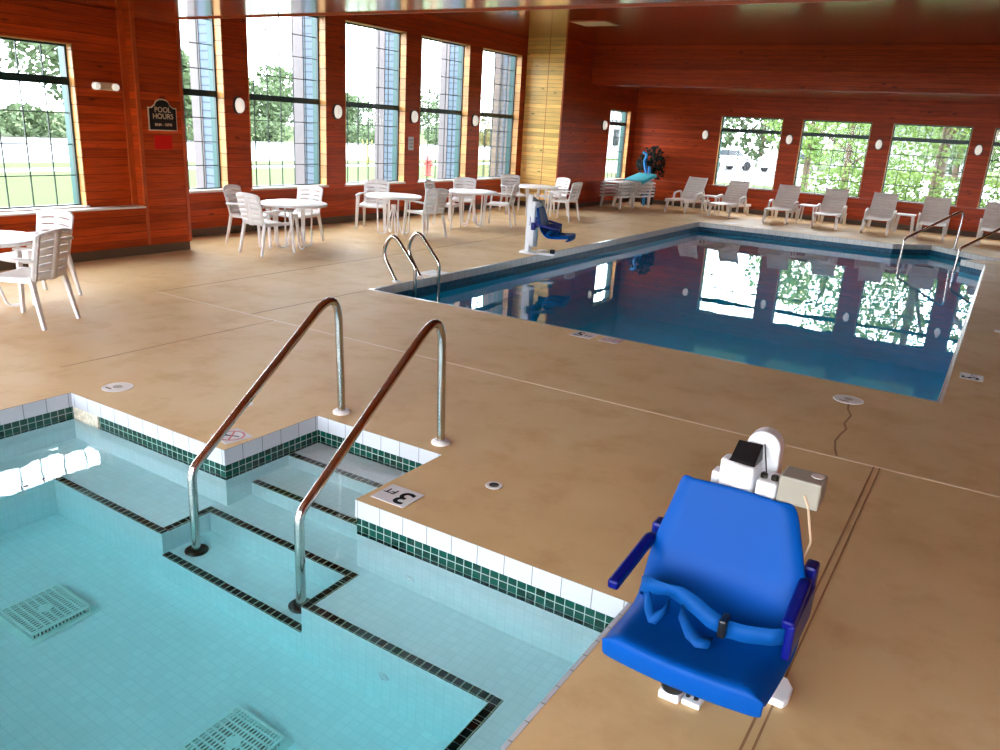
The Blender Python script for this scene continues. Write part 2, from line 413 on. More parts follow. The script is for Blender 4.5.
mb = MB(); mb.box(-9.131, -9.114, 16.255, 16.3, .11, ZH); mb.box(-8.74, -8.706, 16.243, 16.275, .11, ZH); struct(mb.build('trim_3', 'trim'))
# far-left wall beyond the bay, with its low wainscot
wall('wall_left_far', mleft(XC), 16.9, YF + .2, 0, ZH + .1, .16, [(18.78, 20.02, .60, 2.29)])
window(mleft(XC), 18.78, 20.02, .60, 1.958, 2.29, 5, 4, 1, .10)
mb = MB(); mb.box(XC, XC + .12, 17.0, YF, .10, .565); struct(mb.build('wall_left_far_ledge', 'wood'))
mb = MB(); mb.box(XC, XC + .10, 17.0, YF, 0, .10); struct(mb.build('baseboard_left_far', 'base'))
# far wall
opsF = [(-6.45, -4.945, .62, 2.29), (-4.50, -2.98, .62, 2.29), (-2.54, -.975, .62, 2.29), (-.57, .95, .62, 2.29)]
wall('wall_far', mfar(YF), XC - .2, XR + .2, 0, ZH + .1, .16, opsF)
for a in opsF: window(mfar(YF), a[0], a[1], .62, 1.958, 2.29, 6, 4, 1, .06)
mb = MB(); mb.box(XC + .12, XR, YF - .02, YF, 0, .11); struct(mb.build('baseboard_far', 'base'))
mb = MB(); mb.box(XC, XR, YF - .03, YF, .59, .615); struct(mb.build('trim_4', 'trim'))
# sides nobody sees in the photograph, with the glazing that lights the spa end
opsK = [(x, x + 1.95, .08, 2.64) for x in (-8.6, -6.5, -4.4, -2.3, -.2)]
wall('wall_back', mback(YB), XL - .2, XR + .2, 0, ZL + .2, .16, opsK)
for a in opsK: window(mback(YB), a[0], a[1], a[2], 1.95, a[3], 3, 2, 1, .08)
wall('wall_right', mright(XR), YB, YF, 0, ZH + .1, .16, [])
# ceilings: low over the spa deck, raised over the pool, low soffit along the far wall
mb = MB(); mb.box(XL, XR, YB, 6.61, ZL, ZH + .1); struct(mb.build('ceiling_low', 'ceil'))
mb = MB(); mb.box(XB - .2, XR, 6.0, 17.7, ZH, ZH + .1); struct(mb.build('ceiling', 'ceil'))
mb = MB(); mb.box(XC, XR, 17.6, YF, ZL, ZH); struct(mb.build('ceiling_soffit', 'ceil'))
mb = MB(); mb.box(-6.2, XR, 17.58, 17.6, ZL + .02, ZH); mb.box(XC, -6.2, 17.58, 17.6, ZL + .02, ZH); struct(mb.build('wall_soffit_face', 'wood'))
mb = MB(); mb.box(XL + .15, XR, 6.611, 6.63, ZL - .015, ZL + .04); struct(mb.build('trim_5', 'trim'))

# ------------------------------------------------------------------ deck with the two pools cut out
SPA = [(-4.74, .1), (-.935, .1), (-.935, 2.6), (-2.36, 2.6), (-2.36, 3.3), (-3.3, 3.3), (-3.3, 2.6), (-4.74, 2.6)]
PX0, PX1, PY0, PY1 = -5.58, -.145, 6.41, 17.05
P0, P4, P5 = (-1.72, 17.05), (-.50, 15.75), (-.145, 15.38)
dn = (.62, .60); PB0 = (P0[0] + dn[0], P0[1] + dn[1]); PB1 = (P4[0] + dn[0], P4[1] + dn[1])
POOL = [(PX0, PY0), (PX1, PY0), P5, P4, PB1, PB0, P0, (PX0, PY1)]
def flat_with_holes(outer, holes, z, name, mat):
    cu = bpy.data.curves.new('outline', 'CURVE'); cu.dimensions = '2D'; cu.fill_mode = 'BOTH'
    for pl in [outer] + holes:
        sp_ = cu.splines.new('POLY'); sp_.points.add(len(pl) - 1); sp_.use_cyclic_u = True
        for i, (x, y) in enumerate(pl): sp_.points[i].co = (x, y, 0, 1)
    ob = bpy.data.objects.new('outline', cu); COL.objects.link(ob)
    me = bpy.data.meshes.new_from_object(ob.evaluated_get(bpy.context.evaluated_depsgraph_get()))
    mb = MB(); mb.add([(v.co.x, v.co.y, z) for v in me.vertices], [tuple(p.vertices) for p in me.polygons])
    bpy.data.objects.remove(ob); bpy.data.curves.remove(cu); bpy.data.meshes.remove(me)
    o = mb.build(name, mat, recalc=False)
    if o.data.polygons[0].normal.z < 0: o.data.flip_normals()
    return struct(o)
def inset(pl, d):
    n = len(pl); out = []
    for i in range(n):
        a, b, c = Vector(pl[i - 1]), Vector(pl[i]), Vector(pl[(i + 1) % n])
        n1 = Vector((-(b - a).y, (b - a).x)).normalized(); n2 = Vector((-(c - b).y, (c - b).x)).normalized()
        m = n1 + n2; out.append(tuple(b + m * (d / (m.dot(n1)))))
    return out
flat_with_holes([(XB, YB), (XR, YB), (XR, YF), (XB, YF)], [SPA, POOL], 0., 'floor', 'deck')
# grooves and caulked joints in the deck
def strip(name, x0, x1, y0, y1, mat): struct(MB().box(x0, x1, y0, y1, -.004, .0015).build(name, mat))
strip('floor_joint_caulked', -6.92, XR, 4.746, 4.764, 'caulk')
strip('floor_joint', -5.586, -5.578, 4.762, PY0, 'groove')
strip('floor_joint', -6.924, -6.918, 4.76, 16., 'groove')
strip('floor_joint', -5.274, -5.269, 2.84, 4.748, 'groove2')
strip('floor_joint', -.350, -.342, YB, 4.748, 'groove2'); strip('floor_joint', -.318, -.311, YB, 4.748, 'groove2')
ck = MB(); pts = [(-.67, 5.87), (-.655, 5.75), (-.613, 5.618), (-.622, 5.42), (-.591, 5.307), (-.605, 5.17), (-.61, 5.032), (-.583, 4.883), (-.555, 4.775)]
for a, b in zip(pts, pts[1:]): ck.quad((a[0] - .007, a[1], .001), (a[0] + .007, a[1], .001), (b[0] + .007, b[1], .001), (b[0] - .007, b[1], .001))
struct(ck.build('floor_crack', 'groove2', recalc=False))

# --- spa basin
ZW = -.165; ZBN, ZFL = -.55, -1.03
mb = MB(); n = len(SPA)
def ring(mb, pl, z0, z1, mi, push):
    q = inset(pl, push) if push else pl
    for i in range(len(q)):
        a, b = q[i], q[(i + 1) % len(q)]
        mb.quad((a[0], a[1], z0), (b[0], b[1], z0), (b[0], b[1], z1), (a[0], a[1], z1), mi, (pl[i][0], pl[i][1], 0))
def lip(mb, pl, z, push, mi=0):
    q = inset(pl, push)
    for i in range(len(q)):
        j = (i + 1) % len(q); mb.quad((*pl[i], z), (*pl[j], z), (*q[j], z), (*q[i], z), mi)
ring(mb, SPA, -.093, 0, 0, 0); ring(mb, SPA, -.208, -.093, 1, -.006); ring(mb, SPA, ZFL - .02, -.208, 2, -.006); lip(mb, SPA, -.093, -.01)
o = mb.build('spa_wall', ['coping', 'mosaic', 'spatile'], recalc=False); struct(o)
mb = MB()
mb.box(-4.8, -.9, .05, 2.65, ZFL - .1, ZFL)                              # floor
zb = ZFL - .05
for b in ((-4.745, -3.33, 2.21, 2.605, ZBN), (-2.33, -.93, 2.21, 2.605, ZBN), (-4.745, -4.31, .1, 2.21, ZBN), (-1.31, -.93, .1, 2.21, ZBN),
          (-3.33, -2.33, 2.205, 2.51, -.785), (-3.335, -2.325, 2.51, 2.79, ZBN), (-3.305, -2.355, 2.78, 3.06, -.37), (-3.305, -2.355, 3.06, 3.305, -.205)):
    mb.box(b[0], b[1], b[2], b[3], zb, b[4])
struct(mb.build('spa_floor_and_benches', 'spatile'))
mb = MB(); k = .042
def nose(x0, x1, y0, y1, z):
    mb.box(x0, x1, y0, y1, z - .006, z + .003, 0, (x0, y0, 0))
def nosef(x0, x1, y0, y1, z): mb.box(x0, x1, y0, y1, z - .02, z + .003, 0, (x0, y0, 0))
nose(-4.31, -3.33, 2.207, 2.207 + k, ZBN); nose(-2.33, -1.31, 2.207, 2.207 + k, ZBN)
def nosey(x0, x1, y0, y1, z):   # tiles running along y: build rotated strip of separate tiles
    L = y1 - y0; m = max(1, int(L / .040)); d = L / m
    for i in range(m): mb.box(x0, x1, y0 + i * d + .0015, y0 + (i + 1) * d - .0015, z - .006, z + .003, 0, (x0 + .0, y0, 0))
nosey(-3.33 - k, -3.327, 2.207 + k, 2.51, ZBN); nosey(-2.333, -2.33 + k, 2.207 + k, 2.51, ZBN)
nosey(-4.31 - k, -4.307, .1, 2.207 + k, ZBN); nosey(-1.313, -1.31 + k, .1, 2.207 + k, ZBN)
nose(-3.33 - k, -2.33 + k, 2.507, 2.507 + k, ZBN)
nose(-3.33, -2.33, 2.202, 2.202 + k, -.785)
nose(-3.30, -2.36, 2.777, 2.777 + k, -.37); nose(-3.30, -2.36, 3.057, 3.057 + k, -.205)
struct(mb.build('spa_step_edging', 'darktrim'))
flat_with_holes(inset(SPA, -.004), [], ZW, 'spa_water', 'spawater')
# --- swimming pool basin
ZP = -.19; n = len(POOL)
mb = MB()
ring(mb, POOL, -.095, 0, 0, 0); ring(mb, POOL, -.3, -.095, 1, -.008); ring(mb, POOL, -1.65, -.3, 2, -.008); lip(mb, POOL, -.095, -.012)
struct(mb.build('pool_wall', ['poolcoping', 'bluetile', 'plaster'], recalc=False))
mb = MB(); mb.prism(inset(POOL, -.02), -1.75, -1.6)
for i in range(4):   # submerged corner steps
    f = .34 * (i + 1); z = -.36 - .3 * i
    ex = (-.70 * f / .9, -.70 * f / .9)
    if i == 0: mb.prism([PB0, PB1, (P4[0] + .2, P4[1] + .2), (P0[0] + .2, P0[1] + .2)][::-1], -1.7, z)
    if i == 1: mb.prism([PB0, PB1, (P4[0] - .1, P4[1] - .1), (P0[0] - .1, P0[1] - .1)][::-1], -1.7, z)
struct(mb.build('pool_floor', 'plaster'))
flat_with_holes(inset(POOL, -.004), [], ZP, 'pool_water', 'poolwater')
# pale coping band round the pool edge, flush with the deck
flat_with_holes(inset(POOL, -.03), [inset(POOL, .002)], .0012, 'trim_6', 'poolcoping')

# ------------------------------------------------------------------ furniture: chairs and tables
def make_chair():
    t = thing('patio_chair', 'x', 'chair', (0, 0, 0))
    b = MB(); g = []
    for j in range(7):
        y = -.22 + .42 * j / 6; row = []
        for i in range(9):
            x = -1 + 2 * i / 8; w = .205 - .02 * j / 6
            row.append((x * w, y + .012 * (1 - x * x) * (1 if j == 6 else 0) - (.02 * (1 - x * x) if j == 0 else 0), .395 - .018 * (1 - x * x) * math.sin(math.pi * min(1, (j + .6) / 6)) - (.02 if j == 0 else 0)))
        g.append(row)
    b.sheet(g); b.build('seat', 'resin', t, True, solid=.022)
    b = MB()
    def bp_(x, f): return (x * (.185 + .012 * f), .205 + .085 * f + .035 * (1 - x * x), .375 + .372 * f + .02 * (1 - x * x) * f)
    rows = [(0.02, .20), (.22, .36), (.38, .52), (.54, .68), (.70, .84), (.86, 1.0)]
    for f0, f1 in rows: b.sheet([[bp_(-1 + 2 * i / 8, f) for i in range(9)] for f in (f0, (f0 + f1) / 2, f1)])
    for sx in (-1, 1): b.sheet([[bp_(sx * (.86 + .24 * i), k / 10) for i in range(2)] for k in range(11)])
    b.sheet([[bp_(-1 + 2 * i / 8, f) for i in range(9)] for f in (.965, 1.03)])
    b.sheet([[(-.04 + .08 * i, *bp_(.1, k / 10)[1:]) for i in range(2)] for k in range(11)])
    b.build('backrest', 'resin', t, True, solid=.018)
    for sx in (-1, 1):
        l = MB(); l.beam((sx * .215, -.205, .548), (sx * .235, -.245, 0), (.026, .062), (.024, .036), up=(1, 0, 0)); l.build('leg', 'resin', t, bevel=.006)
        l = MB(); l.beam((sx * .190, .19, .42), (sx * .215, .275, 0), (.030, .05), (.026, .034), up=(1, 0, 0)); l.build('leg', 'resin', t, bevel=.006)
        a = MB(); p = fillet([(sx * .222, -.245, .550), (sx * .225, .02, .558), (sx * .205, .245, .545)], .2, 5)
        g = [[(q.x - .026, q.y, q.z), (q.x + .026, q.y, q.z)] for q in p]; a.sheet(g); a.build('armrest', 'resin', t, True, solid=.022)
        r_ = MB(); r_.beam((sx * .205, -.21, .385), (sx * .195, .21, .385), (.022, .04), (.022, .04)); r_.build('seat_rail', 'resin', t)
    return t
chair0 = make_chair(); nchair = [0]
def chair(x, y, ang, label, group):
    place(chair0, nchair[0], (x, y, 0), R(ang + 90), label, group); nchair[0] += 1
def make_table():
    t = thing('patio_table', 'x', 'table', (0, 0, 0))
    MB().lathe([(.0, .622), (.40, .622), (.432, .614), (.44, .597), (.432, .582), (.41, .582), (.40, .604), (0, .604)], n=40).build('tabletop', 'resin', t, True)
    for k in range(4):
        a = R(45 + 90 * k); c, s_ = math.cos(a), math.sin(a)
        p = fillet([(c * .265, s_ * .265, .607), (c * .25, s_ * .25, .018), (c * .13, s_ * .13, .018), (c * .02, s_ * .02, .44)], [.09, .06], 6)
        MB().tube(p, .0125, 8).build('leg', 'resin', t, True)
    MB().lathe([(.0, .41), (.04, .41), (.045, .44), (.04, .47), (0, .47)], n=16).build('hub', 'resin', t, True)
    return t
table0 = make_table(); ntab = [0]
def table(x, y, ang, label):
    place(table0, ntab[0], (x, y, 0), R(ang), label, 'round white tables on the deck'); ntab[0] += 1
table(-7.24, 3.36, 20, 'round white resin table under the low window, beside the spa, cut by the picture edge')
table(-8.10, 7.72, 30, 'round white resin table nearest the pool-hours pillar')
table(-8.20, 9.92, 10, 'round white resin table in front of the second pier of the window bay')
table(-8.10, 12.0, 40, 'round white resin table below the window with the red hydrant outside')
table(-8.22, 14.5, 25, 'round white resin table beside the yellow-lit end wall, behind the white lift')
G1 = 'chairs round the white deck tables'
chair(-6.60, 3.36, 205, 'white slatted armchair with its back to the spa, nearest chair to the camera', G1)
chair(-7.40, 3.86, 283, 'white slatted armchair tucked under the low window ledge, facing the spa', G1)
chair(-8.05, 7.19, 88, 'white armchair turned away from us at the table nearest the pool-hours pillar', G1)
chair(-8.76, 7.56, 20, 'white armchair between the wall and its table, nearest the pool-hours pillar', G1)
chair(-8.50, 8.19, 280, 'white armchair facing us under the first full bay window', G1)
chair(-8.86, 10.2, 300, 'white armchair against the bay wall at the second table of the window bay', G1)
chair(-7.77, 10.18, 165, 'white armchair with its back to the pool, just behind the pool ladder rails', G1)
chair(-8.31, 11.41, 15, 'white armchair seen from the side, facing the table below the hydrant window', G1)
chair(-8.69, 12.54, 300, 'white armchair between the bay wall and the table below the hydrant window', G1)
chair(-7.86, 12.53, 200, 'white armchair seen from the side with its back to the white lift', G1)
chair(-8.84, 14.62, 320, 'white armchair half hidden behind the white lift, against the last window pier', G1)
chair(-8.15, 15.06, 250, 'white armchair with bright back beside the pillar, at the table by the yellow-lit wall', G1)
chair(-7.56, 14.45, 180, 'white armchair with its shaded back toward the pool, nearest the stacked loungers', G1)

# ------------------------------------------------------------------ sun loungers
def make_lounger(back=54):
    t = thing('sun_lounger', 'x', 'lounger', (0, 0, 0))
    for sx in (-1, 1):
        MB().beam((sx * .235, -.86, .275), (sx * .235, .70, .235), (.035, .06), (.035, .06)).build('side_rail', 'lounge', t, bevel=.006)
        MB().beam((sx * .235, -.70, .27), (sx * .25, -.78, 0), (.04, .07), (.035, .045), up=(1, 0, 0)).build('leg', 'lounge', t, bevel=.006)
        MB().beam((sx * .235, .45, .24), (sx * .25, .52, 0), (.04, .08), (.035, .05), up=(1, 0, 0)).build('leg', 'lounge', t, bevel=.006)
        p = fillet([(sx * .272, -.34, .10), (sx * .275, -.30, .43), (sx * .278, .10, .47), (sx * .272, .22, .06)], [.11, .11], 6)
        a = MB(); a.sheet([[(q.x - .022, q.y, q.z), (q.x + .022, q.y, q.z)] for q in p]); a.build('armrest', 'lounge', t, True, solid=.028)
    s_ = MB(); n = 11
    for i in range(n):
        y0 = -.88 + .93 * i / n; z = .300 - .02 * (i / n)
        s_.sheet([[(x * .235, y, z + (.012 * x * x)) for x in (-1, -.5, 0, .5, 1)] for y in (y0, y0 + .93 / n - .008)])
    s_.build('seat', 'lounge', t, solid=.016)
    b = MB(); n = 9; c, s2 = math.cos(R(back)), math.sin(R(back)); L = .64
    def q(x, f): return (x * (.25 - .012 * f), .06 + c * L * f - .012 * x * x, .285 + s2 * L * f)
    for i in range(n):
        f0 = i / n; f1 = f0 + 1 / n - .018
        b.sheet([[q(x, f) for x in (-1, -.5, 0, .5, 1)] for f in (f0, f1)])
    for sx in (-1, 1): b.sheet([[q(sx * .86, f), q(sx * 1.03, f)] for f in (0, .5, 1.)])
    b.build('backrest', 'lounge', t, solid=.016)
    MB().beam((-.2, .06 + c * .4 - .0, .285 + s2 * .4 - .02), (-.2, .52, .24), (.02, .02), (.02, .02)).beam((.2, .06 + c * .4, .285 + s2 * .4 - .02), (.2, .52, .24), (.02, .02), (.02, .02)).build('back_prop', 'lounge', t)
    return t
lg0 = make_lounger(); nl = [0]
GL = 'cream loungers along the far wall'
LB = ['cream resin lounger nearest the stacked loungers, first of the row along the far wall',
      'cream resin lounger under the first far window, second from the stacked loungers',
      'cream resin lounger between the first and second far windows, third from the stacked loungers',
      'cream resin lounger under the second far window with a yellowish top slat',
      'cream resin lounger in front of the pier between the second and third far windows',
      'cream resin lounger under the third far window, crossed by the corner step rail',
      'cream resin lounger under the last far window, cut by the picture edge']
LX = [(-6.66, -4), (-5.61, -3), (-4.39, 2), (-3.34, 2), (-2.32, 2), (-1.28, 3), (-.14, 2)]
for i, (x, a) in enumerate(LX):
    place(lg0, i, (x, 19.36, 0), R(a), LB[i], GL)
# stacked loungers in the corner by the plant
def make_stacked(leg):
    t = thing('sun_lounger', 'x', 'lounger', (0, 0, 0))
    for sx in (-1, 1):
        MB().beam((sx * .25, -.86, .275), (sx * .25, .70, .275), (.035, .04), (.035, .04)).build('side_rail', 'lounge', t, bevel=.006)
        for y, w in ((-.72, .09), (-.20, .12), (.48, .10)): MB().beam((sx * .262, y, .262), (sx * (.275 if leg < .2 else .29), y - .115 * leg, .262 - leg), (w, .034), (w * .6, .032), up=(1, 0, 0)).build('leg', 'lounge', t, bevel=.006)
        a = MB(); p = fillet([(sx * .285, -.40, .262), (sx * .285, -.36, .288), (sx * .285, -.04, .288), (sx * .285, .02, .262)], .05, 4)
        a.sheet([[(q.x - .02, q.y, q.z), (q.x + .02, q.y, q.z)] for q in p]); a.build('armrest', 'lounge', t, True, solid=.018)
    s_ = MB(); n = 11
    for i in range(n):
        y0 = -.88 + .93 * i / n
        s_.sheet([[(x * .225, y, .300) for x in (-1, 0, 1)] for y in (y0, y0 + .93 / n - .008)])
    s_.build('seat', 'lounge', t, solid=.014)
    b = MB(); n = 9
    for i in range(n):
        f0 = i / n; f1 = f0 + 1 / n - .018
        b.sheet([[(x * .225, .07 + .61 * f, .300 + .17 * f) for x in (-1, 0, 1)] for f in (f0, f1)])
    b.build('backrest', 'lounge', t, solid=.014)
    return t
st0 = make_stacked(.262); st1 = make_stacked(.026)
SL = ['lowest lounger of the corner stack', 'second lounger from the floor in the corner stack', 'third lounger up in the corner stack', 'fourth lounger up in the corner stack, just below the top', 'topmost lounger of the corner stack under a teal towel']
for i in range(5):
    place(st0 if i == 0 else st1, max(0, i - 1), (-7.98 + .001 * i, 18.72, .078 * i), R(-12), SL[i] + ', cream resin', 'loungers stacked in the corner')
b = MB(); g = []
for j in range(9):
    f = j / 8
    g.append([(x * .25, .07 + .61 * f,   .326 + .17 * f - (.07 if abs(x) > 1.1 else 0) + .004 * math.sin(5 * x + 3 * f)) for x in (-1.16, -1.07, -.5, 0, .5, 1.07, 1.16)])
b.sheet(g); o = b.build('towel', 'tealcloth', None, True, solid=.010)
o.location = (-7.976, 18.72, .312); o.rotation_euler = (0, 0, R(-12)); tag(o, 'teal towel spread over the raised back of the stacked loungers', 'towel')
# side tables
def make_side():
    t = thing('side_table', 'x', 'side table', (0, 0, 0))
    MB().prism([(-.19, -.15), (-.15, -.19), (.15, -.19), (.19, -.15), (.19, .15), (.15, .19), (-.15, .19), (-.19, .15)], .385, .415).build('tabletop', 'lounge', t, bevel=.008)
    for sx in (-1, 1):
        for sy in (-1, 1): MB().beam((sx * .14, sy * .14, .39), (sx * .17, sy * .17, 0), (.035, .03), (.028, .024)).build('leg', 'lounge', t)
    return t
sd0 = make_side()
for i, (x, l) in enumerate(((-6.135, 'small cream side table between the first two loungers from the stack'), (-3.86, 'small cream side table under the gap between the third and fourth loungers'), (-1.83, 'small cream side table between the fifth and sixth loungers, near the step rail'))):
    place(sd0, i, (x, 19.45, 0), 0, l, 'side tables between the loungers')

# ------------------------------------------------------------------ stainless rails
def escutcheon(p, parent, off, mat, name='escutcheon', r=.055, h=.022):
    MB().lathe([(0, 0), (r, 0), (r, h * .5), (r * .75, h), (.027, h), (.027, h * .4), (0, h * .4)], p, 24).build(name, mat, parent, True, off=off)
def spa_rail(x, label):
    t = thing('handrail', label, 'handrail', (x, 3.43, 0), group='handrails of the spa steps')
    off = (x, 3.43, 0)
    p = fillet([(x, 2.335, -.775), (x, 2.335, -.005), (x, 3.40, .805), (x, 3.43, 0)], [.10, .115], 9)
    MB().tube(p, .0235, 20).build('rail', 'steel', t, True, off=off)
    escutcheon((x, 3.43, .001), t, off, 'disk'); escutcheon((x, 2.335, -.781), t, off, 'steelwet', r=.06)
spa_rail(-3.225, 'tall polished steel spa handrail beside the no-diving marker, nearer the tables')
spa_rail(-2.463, 'tall polished steel spa handrail beside the 3 FT marker, nearer the blue lift seat')
t = thing('pool_ladder', 'pair of looped stainless grab rails of the pool ladder at the long pool edge', 'ladder', (-5.66, 7.14, 0)); off = (-5.66, 7.14, 0)
for y in (6.92, 7.36):
    p = fillet([(-5.665, y, 0), (-5.885, y, .32), (-5.72, y, .555), (-5.40, y, .20), (-5.40, y, -1.0)], [.22, .10, .12], 9)
    MB().tube(p, .0215, 14).build('rail', 'steel', t, True, off=off)
    escutcheon((-5.665, y, .001), t, off, 'disk', r=.05)
for z in (-.42, -.68, -.94): MB().box(-5.46, -5.38, 6.93, 7.35, z - .015, z).build('tread', 'steel', t, off=off)
def far_rail(bx, by, label):
    t = thing('step_rail', label, 'handrail', (bx, by, 0), group='rails of the pool corner steps'); off = (bx, by, 0)
    p = fillet([(bx, by, 0), (bx + .03, by + .03, .74), (bx - .80, by - .78, .17), (bx - .83, by - .81, -.8)], [.09, .10], 8)
    MB().tube(p, .0225, 14).build('rail', 'steel', t, True, off=off); escutcheon((bx, by, .001), t, off, 'disk', r=.05)
far_rail(-.70, 17.33, 'dark steel rail at the pool corner steps in front of the sixth lounger')
far_rail(.24, 16.62, 'dark steel rail at the pool corner steps, the one nearer the picture edge')

# ------------------------------------------------------------------ pool lifts
def make_lift():
    o = Vector((-.50, 2.50, 0)); t = thing('pool_lift', 'x', 'pool lift', o)
    B = lambda mb, name, mat, parent=t, **k: mb.build(name, mat, parent, off=o, **k)
    mb = MB(); mb.prism([(-.70, 2.44), (-.64, 2.40), (-.37, 2.375), (-.345, 2.335), (-.285, 2.335), (-.275, 2.36), (-.275, 2.43), (-.30, 2.47), (-.42, 2.49), (-.42, 2.68), (-.64, 2.68), (-.70, 2.55)], 0, .028); base = B(mb, 'base_plate', 'powder', bevel=.006)
    B(MB().box(-.64, -.57, 2.15, 2.405, .0, .030), 'anchor_foot', 'powder', base, bevel=.006)
    B(MB().lathe([(0, 0), (.036, 0), (.04, .012), (.04, .05), (.03, .06), (0, .06)], (-.604, 2.186, .030), 20), 'anchor_knob', 'black', base, smooth=True)
    B(MB().box(-.566, -.505, 2.165, 2.25, .0, .02), 'anchor_bracket', 'powder', base, bevel=.004)
    for bx in (-.552, -.525): B(MB().lathe([(0, 0), (.008, 0), (.008, .008), (0, .008)], (bx, 2.19, .02), 10), 'anchor_bolt', 'black', base)
    mb = MB(); n = 14; pl = [(-.605, .02), (-.435, .02), (-.465, .76)]
    for k in range(n + 1):
        a = math.pi * k / n; pl.append((-.52 + .055 * math.cos(a), .785 + .055 * math.sin(a)))
    pl += [(-.575, .76)]
    vs = [(x, 2.545, z) for x, z in pl] + [(x, 2.61, z) for x, z in pl]; m = len(pl)
    mb.add(vs, [tuple(range(m)), tuple(range(m, 2 * m))[::-1]] + [(i, (i + 1) % m, m + (i + 1) % m, m + i) for i in range(m)])
    B(mb, 'mast', 'powder', bevel=.008)
    mb = MB(); mb.prism([(-.63, 2.53), (-.635, 2.475), (-.61, 2.455), (-.55, 2.435), (-.517, 2.45), (-.51, 2.54)], .10, .745)
    cov = B(mb, 'actuator_cover', 'powder', bevel=.012)
    mb = MB(); mb.add([(-.605, 2.458, .747), (-.518, 2.45, .747), (-.514, 2.535, .747), (-.60, 2.53, .747), (-.60, 2.464, .755), (-.522, 2.458, .755), (-.518, 2.53, .80), (-.596, 2.525, .80)],
        [(0, 3, 2, 1), (4, 5, 6, 7), (0, 1, 5, 4), (1, 2, 6, 5), (2, 3, 7, 6), (3, 0, 4, 7)]); B(mb, 'actuator_cap', 'black', cov)
    B(MB().box(-.657, -.632, 2.47, 2.53, .12, .69), 'actuator_flange', 'powder', cov, bevel=.006)
    mb = MB(); mb.prism([(-.503, 2.435), (-.437, 2.435), (-.432, 2.545), (-.50, 2.545)], .54, .715); br = B(mb, 'arm_bracket', 'powder', bevel=.01)
    for x in (-.487, -.453): B(MB().lathe([(0, 0), (.012, 0), (.012, .012), (.007, .018), (0, .018)], (x, 2.47, .715), 12), 'bolt', 'steelwet', br)
    bat = B(MB().box(-.432, -.305, 2.425, 2.53, .665, .755), 'battery_box', 'grey', bevel=.007)
    B(MB().lathe([(0, 0), (.020, 0), (.020, .002), (0, .002)], (-.33, 2.49, .7555), 20), 'sticker', 'disk', bat)
    B(MB().tube(fillet([(-.35, 2.424, .71), (-.335, 2.425, .68), (-.31, 2.45, .55), (-.36, 2.45, .30), (-.43, 2.52, .10)], .05, 5), .004, 8), 'cable', 'beige', bat, smooth=True)
    B(MB().tube([(-.485, 2.49, .72), (-.515, 2.54, .80)], .0025, 6), 'cord', 'black', br)
    # moulded seat shell
    cx = -.525
    prof = [(1.985, .244, .232), (1.947, .243, .235), (1.940, .250, .236), (1.937, .303, .238), (1.943, .316, .239), (1.985, .318, .243), (2.10, .306, .247), (2.20, .302, .25), (2.265, .318, .254),
            (2.305, .36, .258), (2.335, .42, .252), (2.355, .50, .230), (2.385, .60, .200), (2.40, .65, .188), (2.405, .672, .170)]
    g = []
    for k, (y, z, hw) in enumerate(prof):
        row = []
        for i in range(13):
            x = -1 + 2 * i / 12; dish = (1 - x * x)
            dz = -.016 * dish if 5 <= k <= 8 else 0; dy = .022 * dish if k >= 9 else (-.02 * dish if k <= 4 else 0)
            ex = abs(x) > .99
            if ex and k >= 4: dz -= .045 if k <= 8 else 0; dy += .03 if k > 8 else 0
            row.append((cx - .032 * max(0, (k - 8) / 6) + x * (hw if not ex else hw + .006), y + dy, z + dz))
        g.append(row)
    seat = B(MB().sheet(g), 'seat_shell', 'blue', smooth=True, solid=.020, sub=2)
    B(MB().box(cx - .10, cx + .08, 2.41, 2.55, .40, .53), 'seat_mount', 'navy', bevel=.01)
    for sx, x, yf, dz in ((-1, -.80, 2.06, -.035), (1, -.292, 2.15, -.02)):
        p = fillet([(x + .015 * -sx, 2.475, .415 + dz), (x, 2.36, .475 + dz), (x + sx * .002, yf, .435 + dz)], .09, 6)
        mb = MB(); mb.sheet([[(q.x - .0185, q.y, q.z + .0), (q.x + .0185, q.y, q.z)] for q in p])
        arm = B(mb, 'armrest', 'navy', smooth=False, solid=.034, bevel=.009)
        B(MB().box(x - .02, x + .02, 2.41, 2.475, .40 + dz, .505 + dz), 'hinge', 'navy', arm, bevel=.01)
    B(MB().prism([(-.295, 2.15), (-.268, 2.15), (-.268, 2.44), (-.295, 2.44)], .30, .42), 'side_plate', 'navy', bevel=.008)
    def ribbon(pts, w): # pts: (x,y,z,tilt)
        gg = []
        for x, y, z, a in pts: gg.append([(x, y - w / 2 * math.cos(R(a)), z - w / 2 * math.sin(R(a))), (x, y + w / 2 * math.cos(R(a)), z + w / 2 * math.sin(R(a)))])
        return MB().sheet(gg)
    bl = [(-.768, 2.25, .305, 80), (-.762, 2.215, .345, 85), (-.74, 2.18, .372, 70), (-.70, 2.17, .378, 95), (-.66, 2.175, .382, 110), (-.61, 2.165, .385, 75), (-.56, 2.15, .378, 60), (-.51, 2.135, .362, 62), (-.47, 2.135, .352, 75)]
    belt = B(ribbon(bl, .055), 'belt', 'belt', smooth=True, solid=.004)
    B(ribbon([(-.735, 2.19, .36, 60), (-.705, 2.13, .335, 20), (-.675, 2.09, .322, 10), (-.655, 2.10, .325, 40), (-.64, 2.14, .35, 80)], .05), 'belt_loop', 'belt', belt, smooth=True, solid=.004)
    B(ribbon([(-.60, 2.135, .35, 60), (-.555, 2.085, .325, 30), (-.515, 2.06, .318, 15), (-.48, 2.075, .32, 20)], .045), 'belt_tail', 'belt', belt, smooth=True, solid=.004)
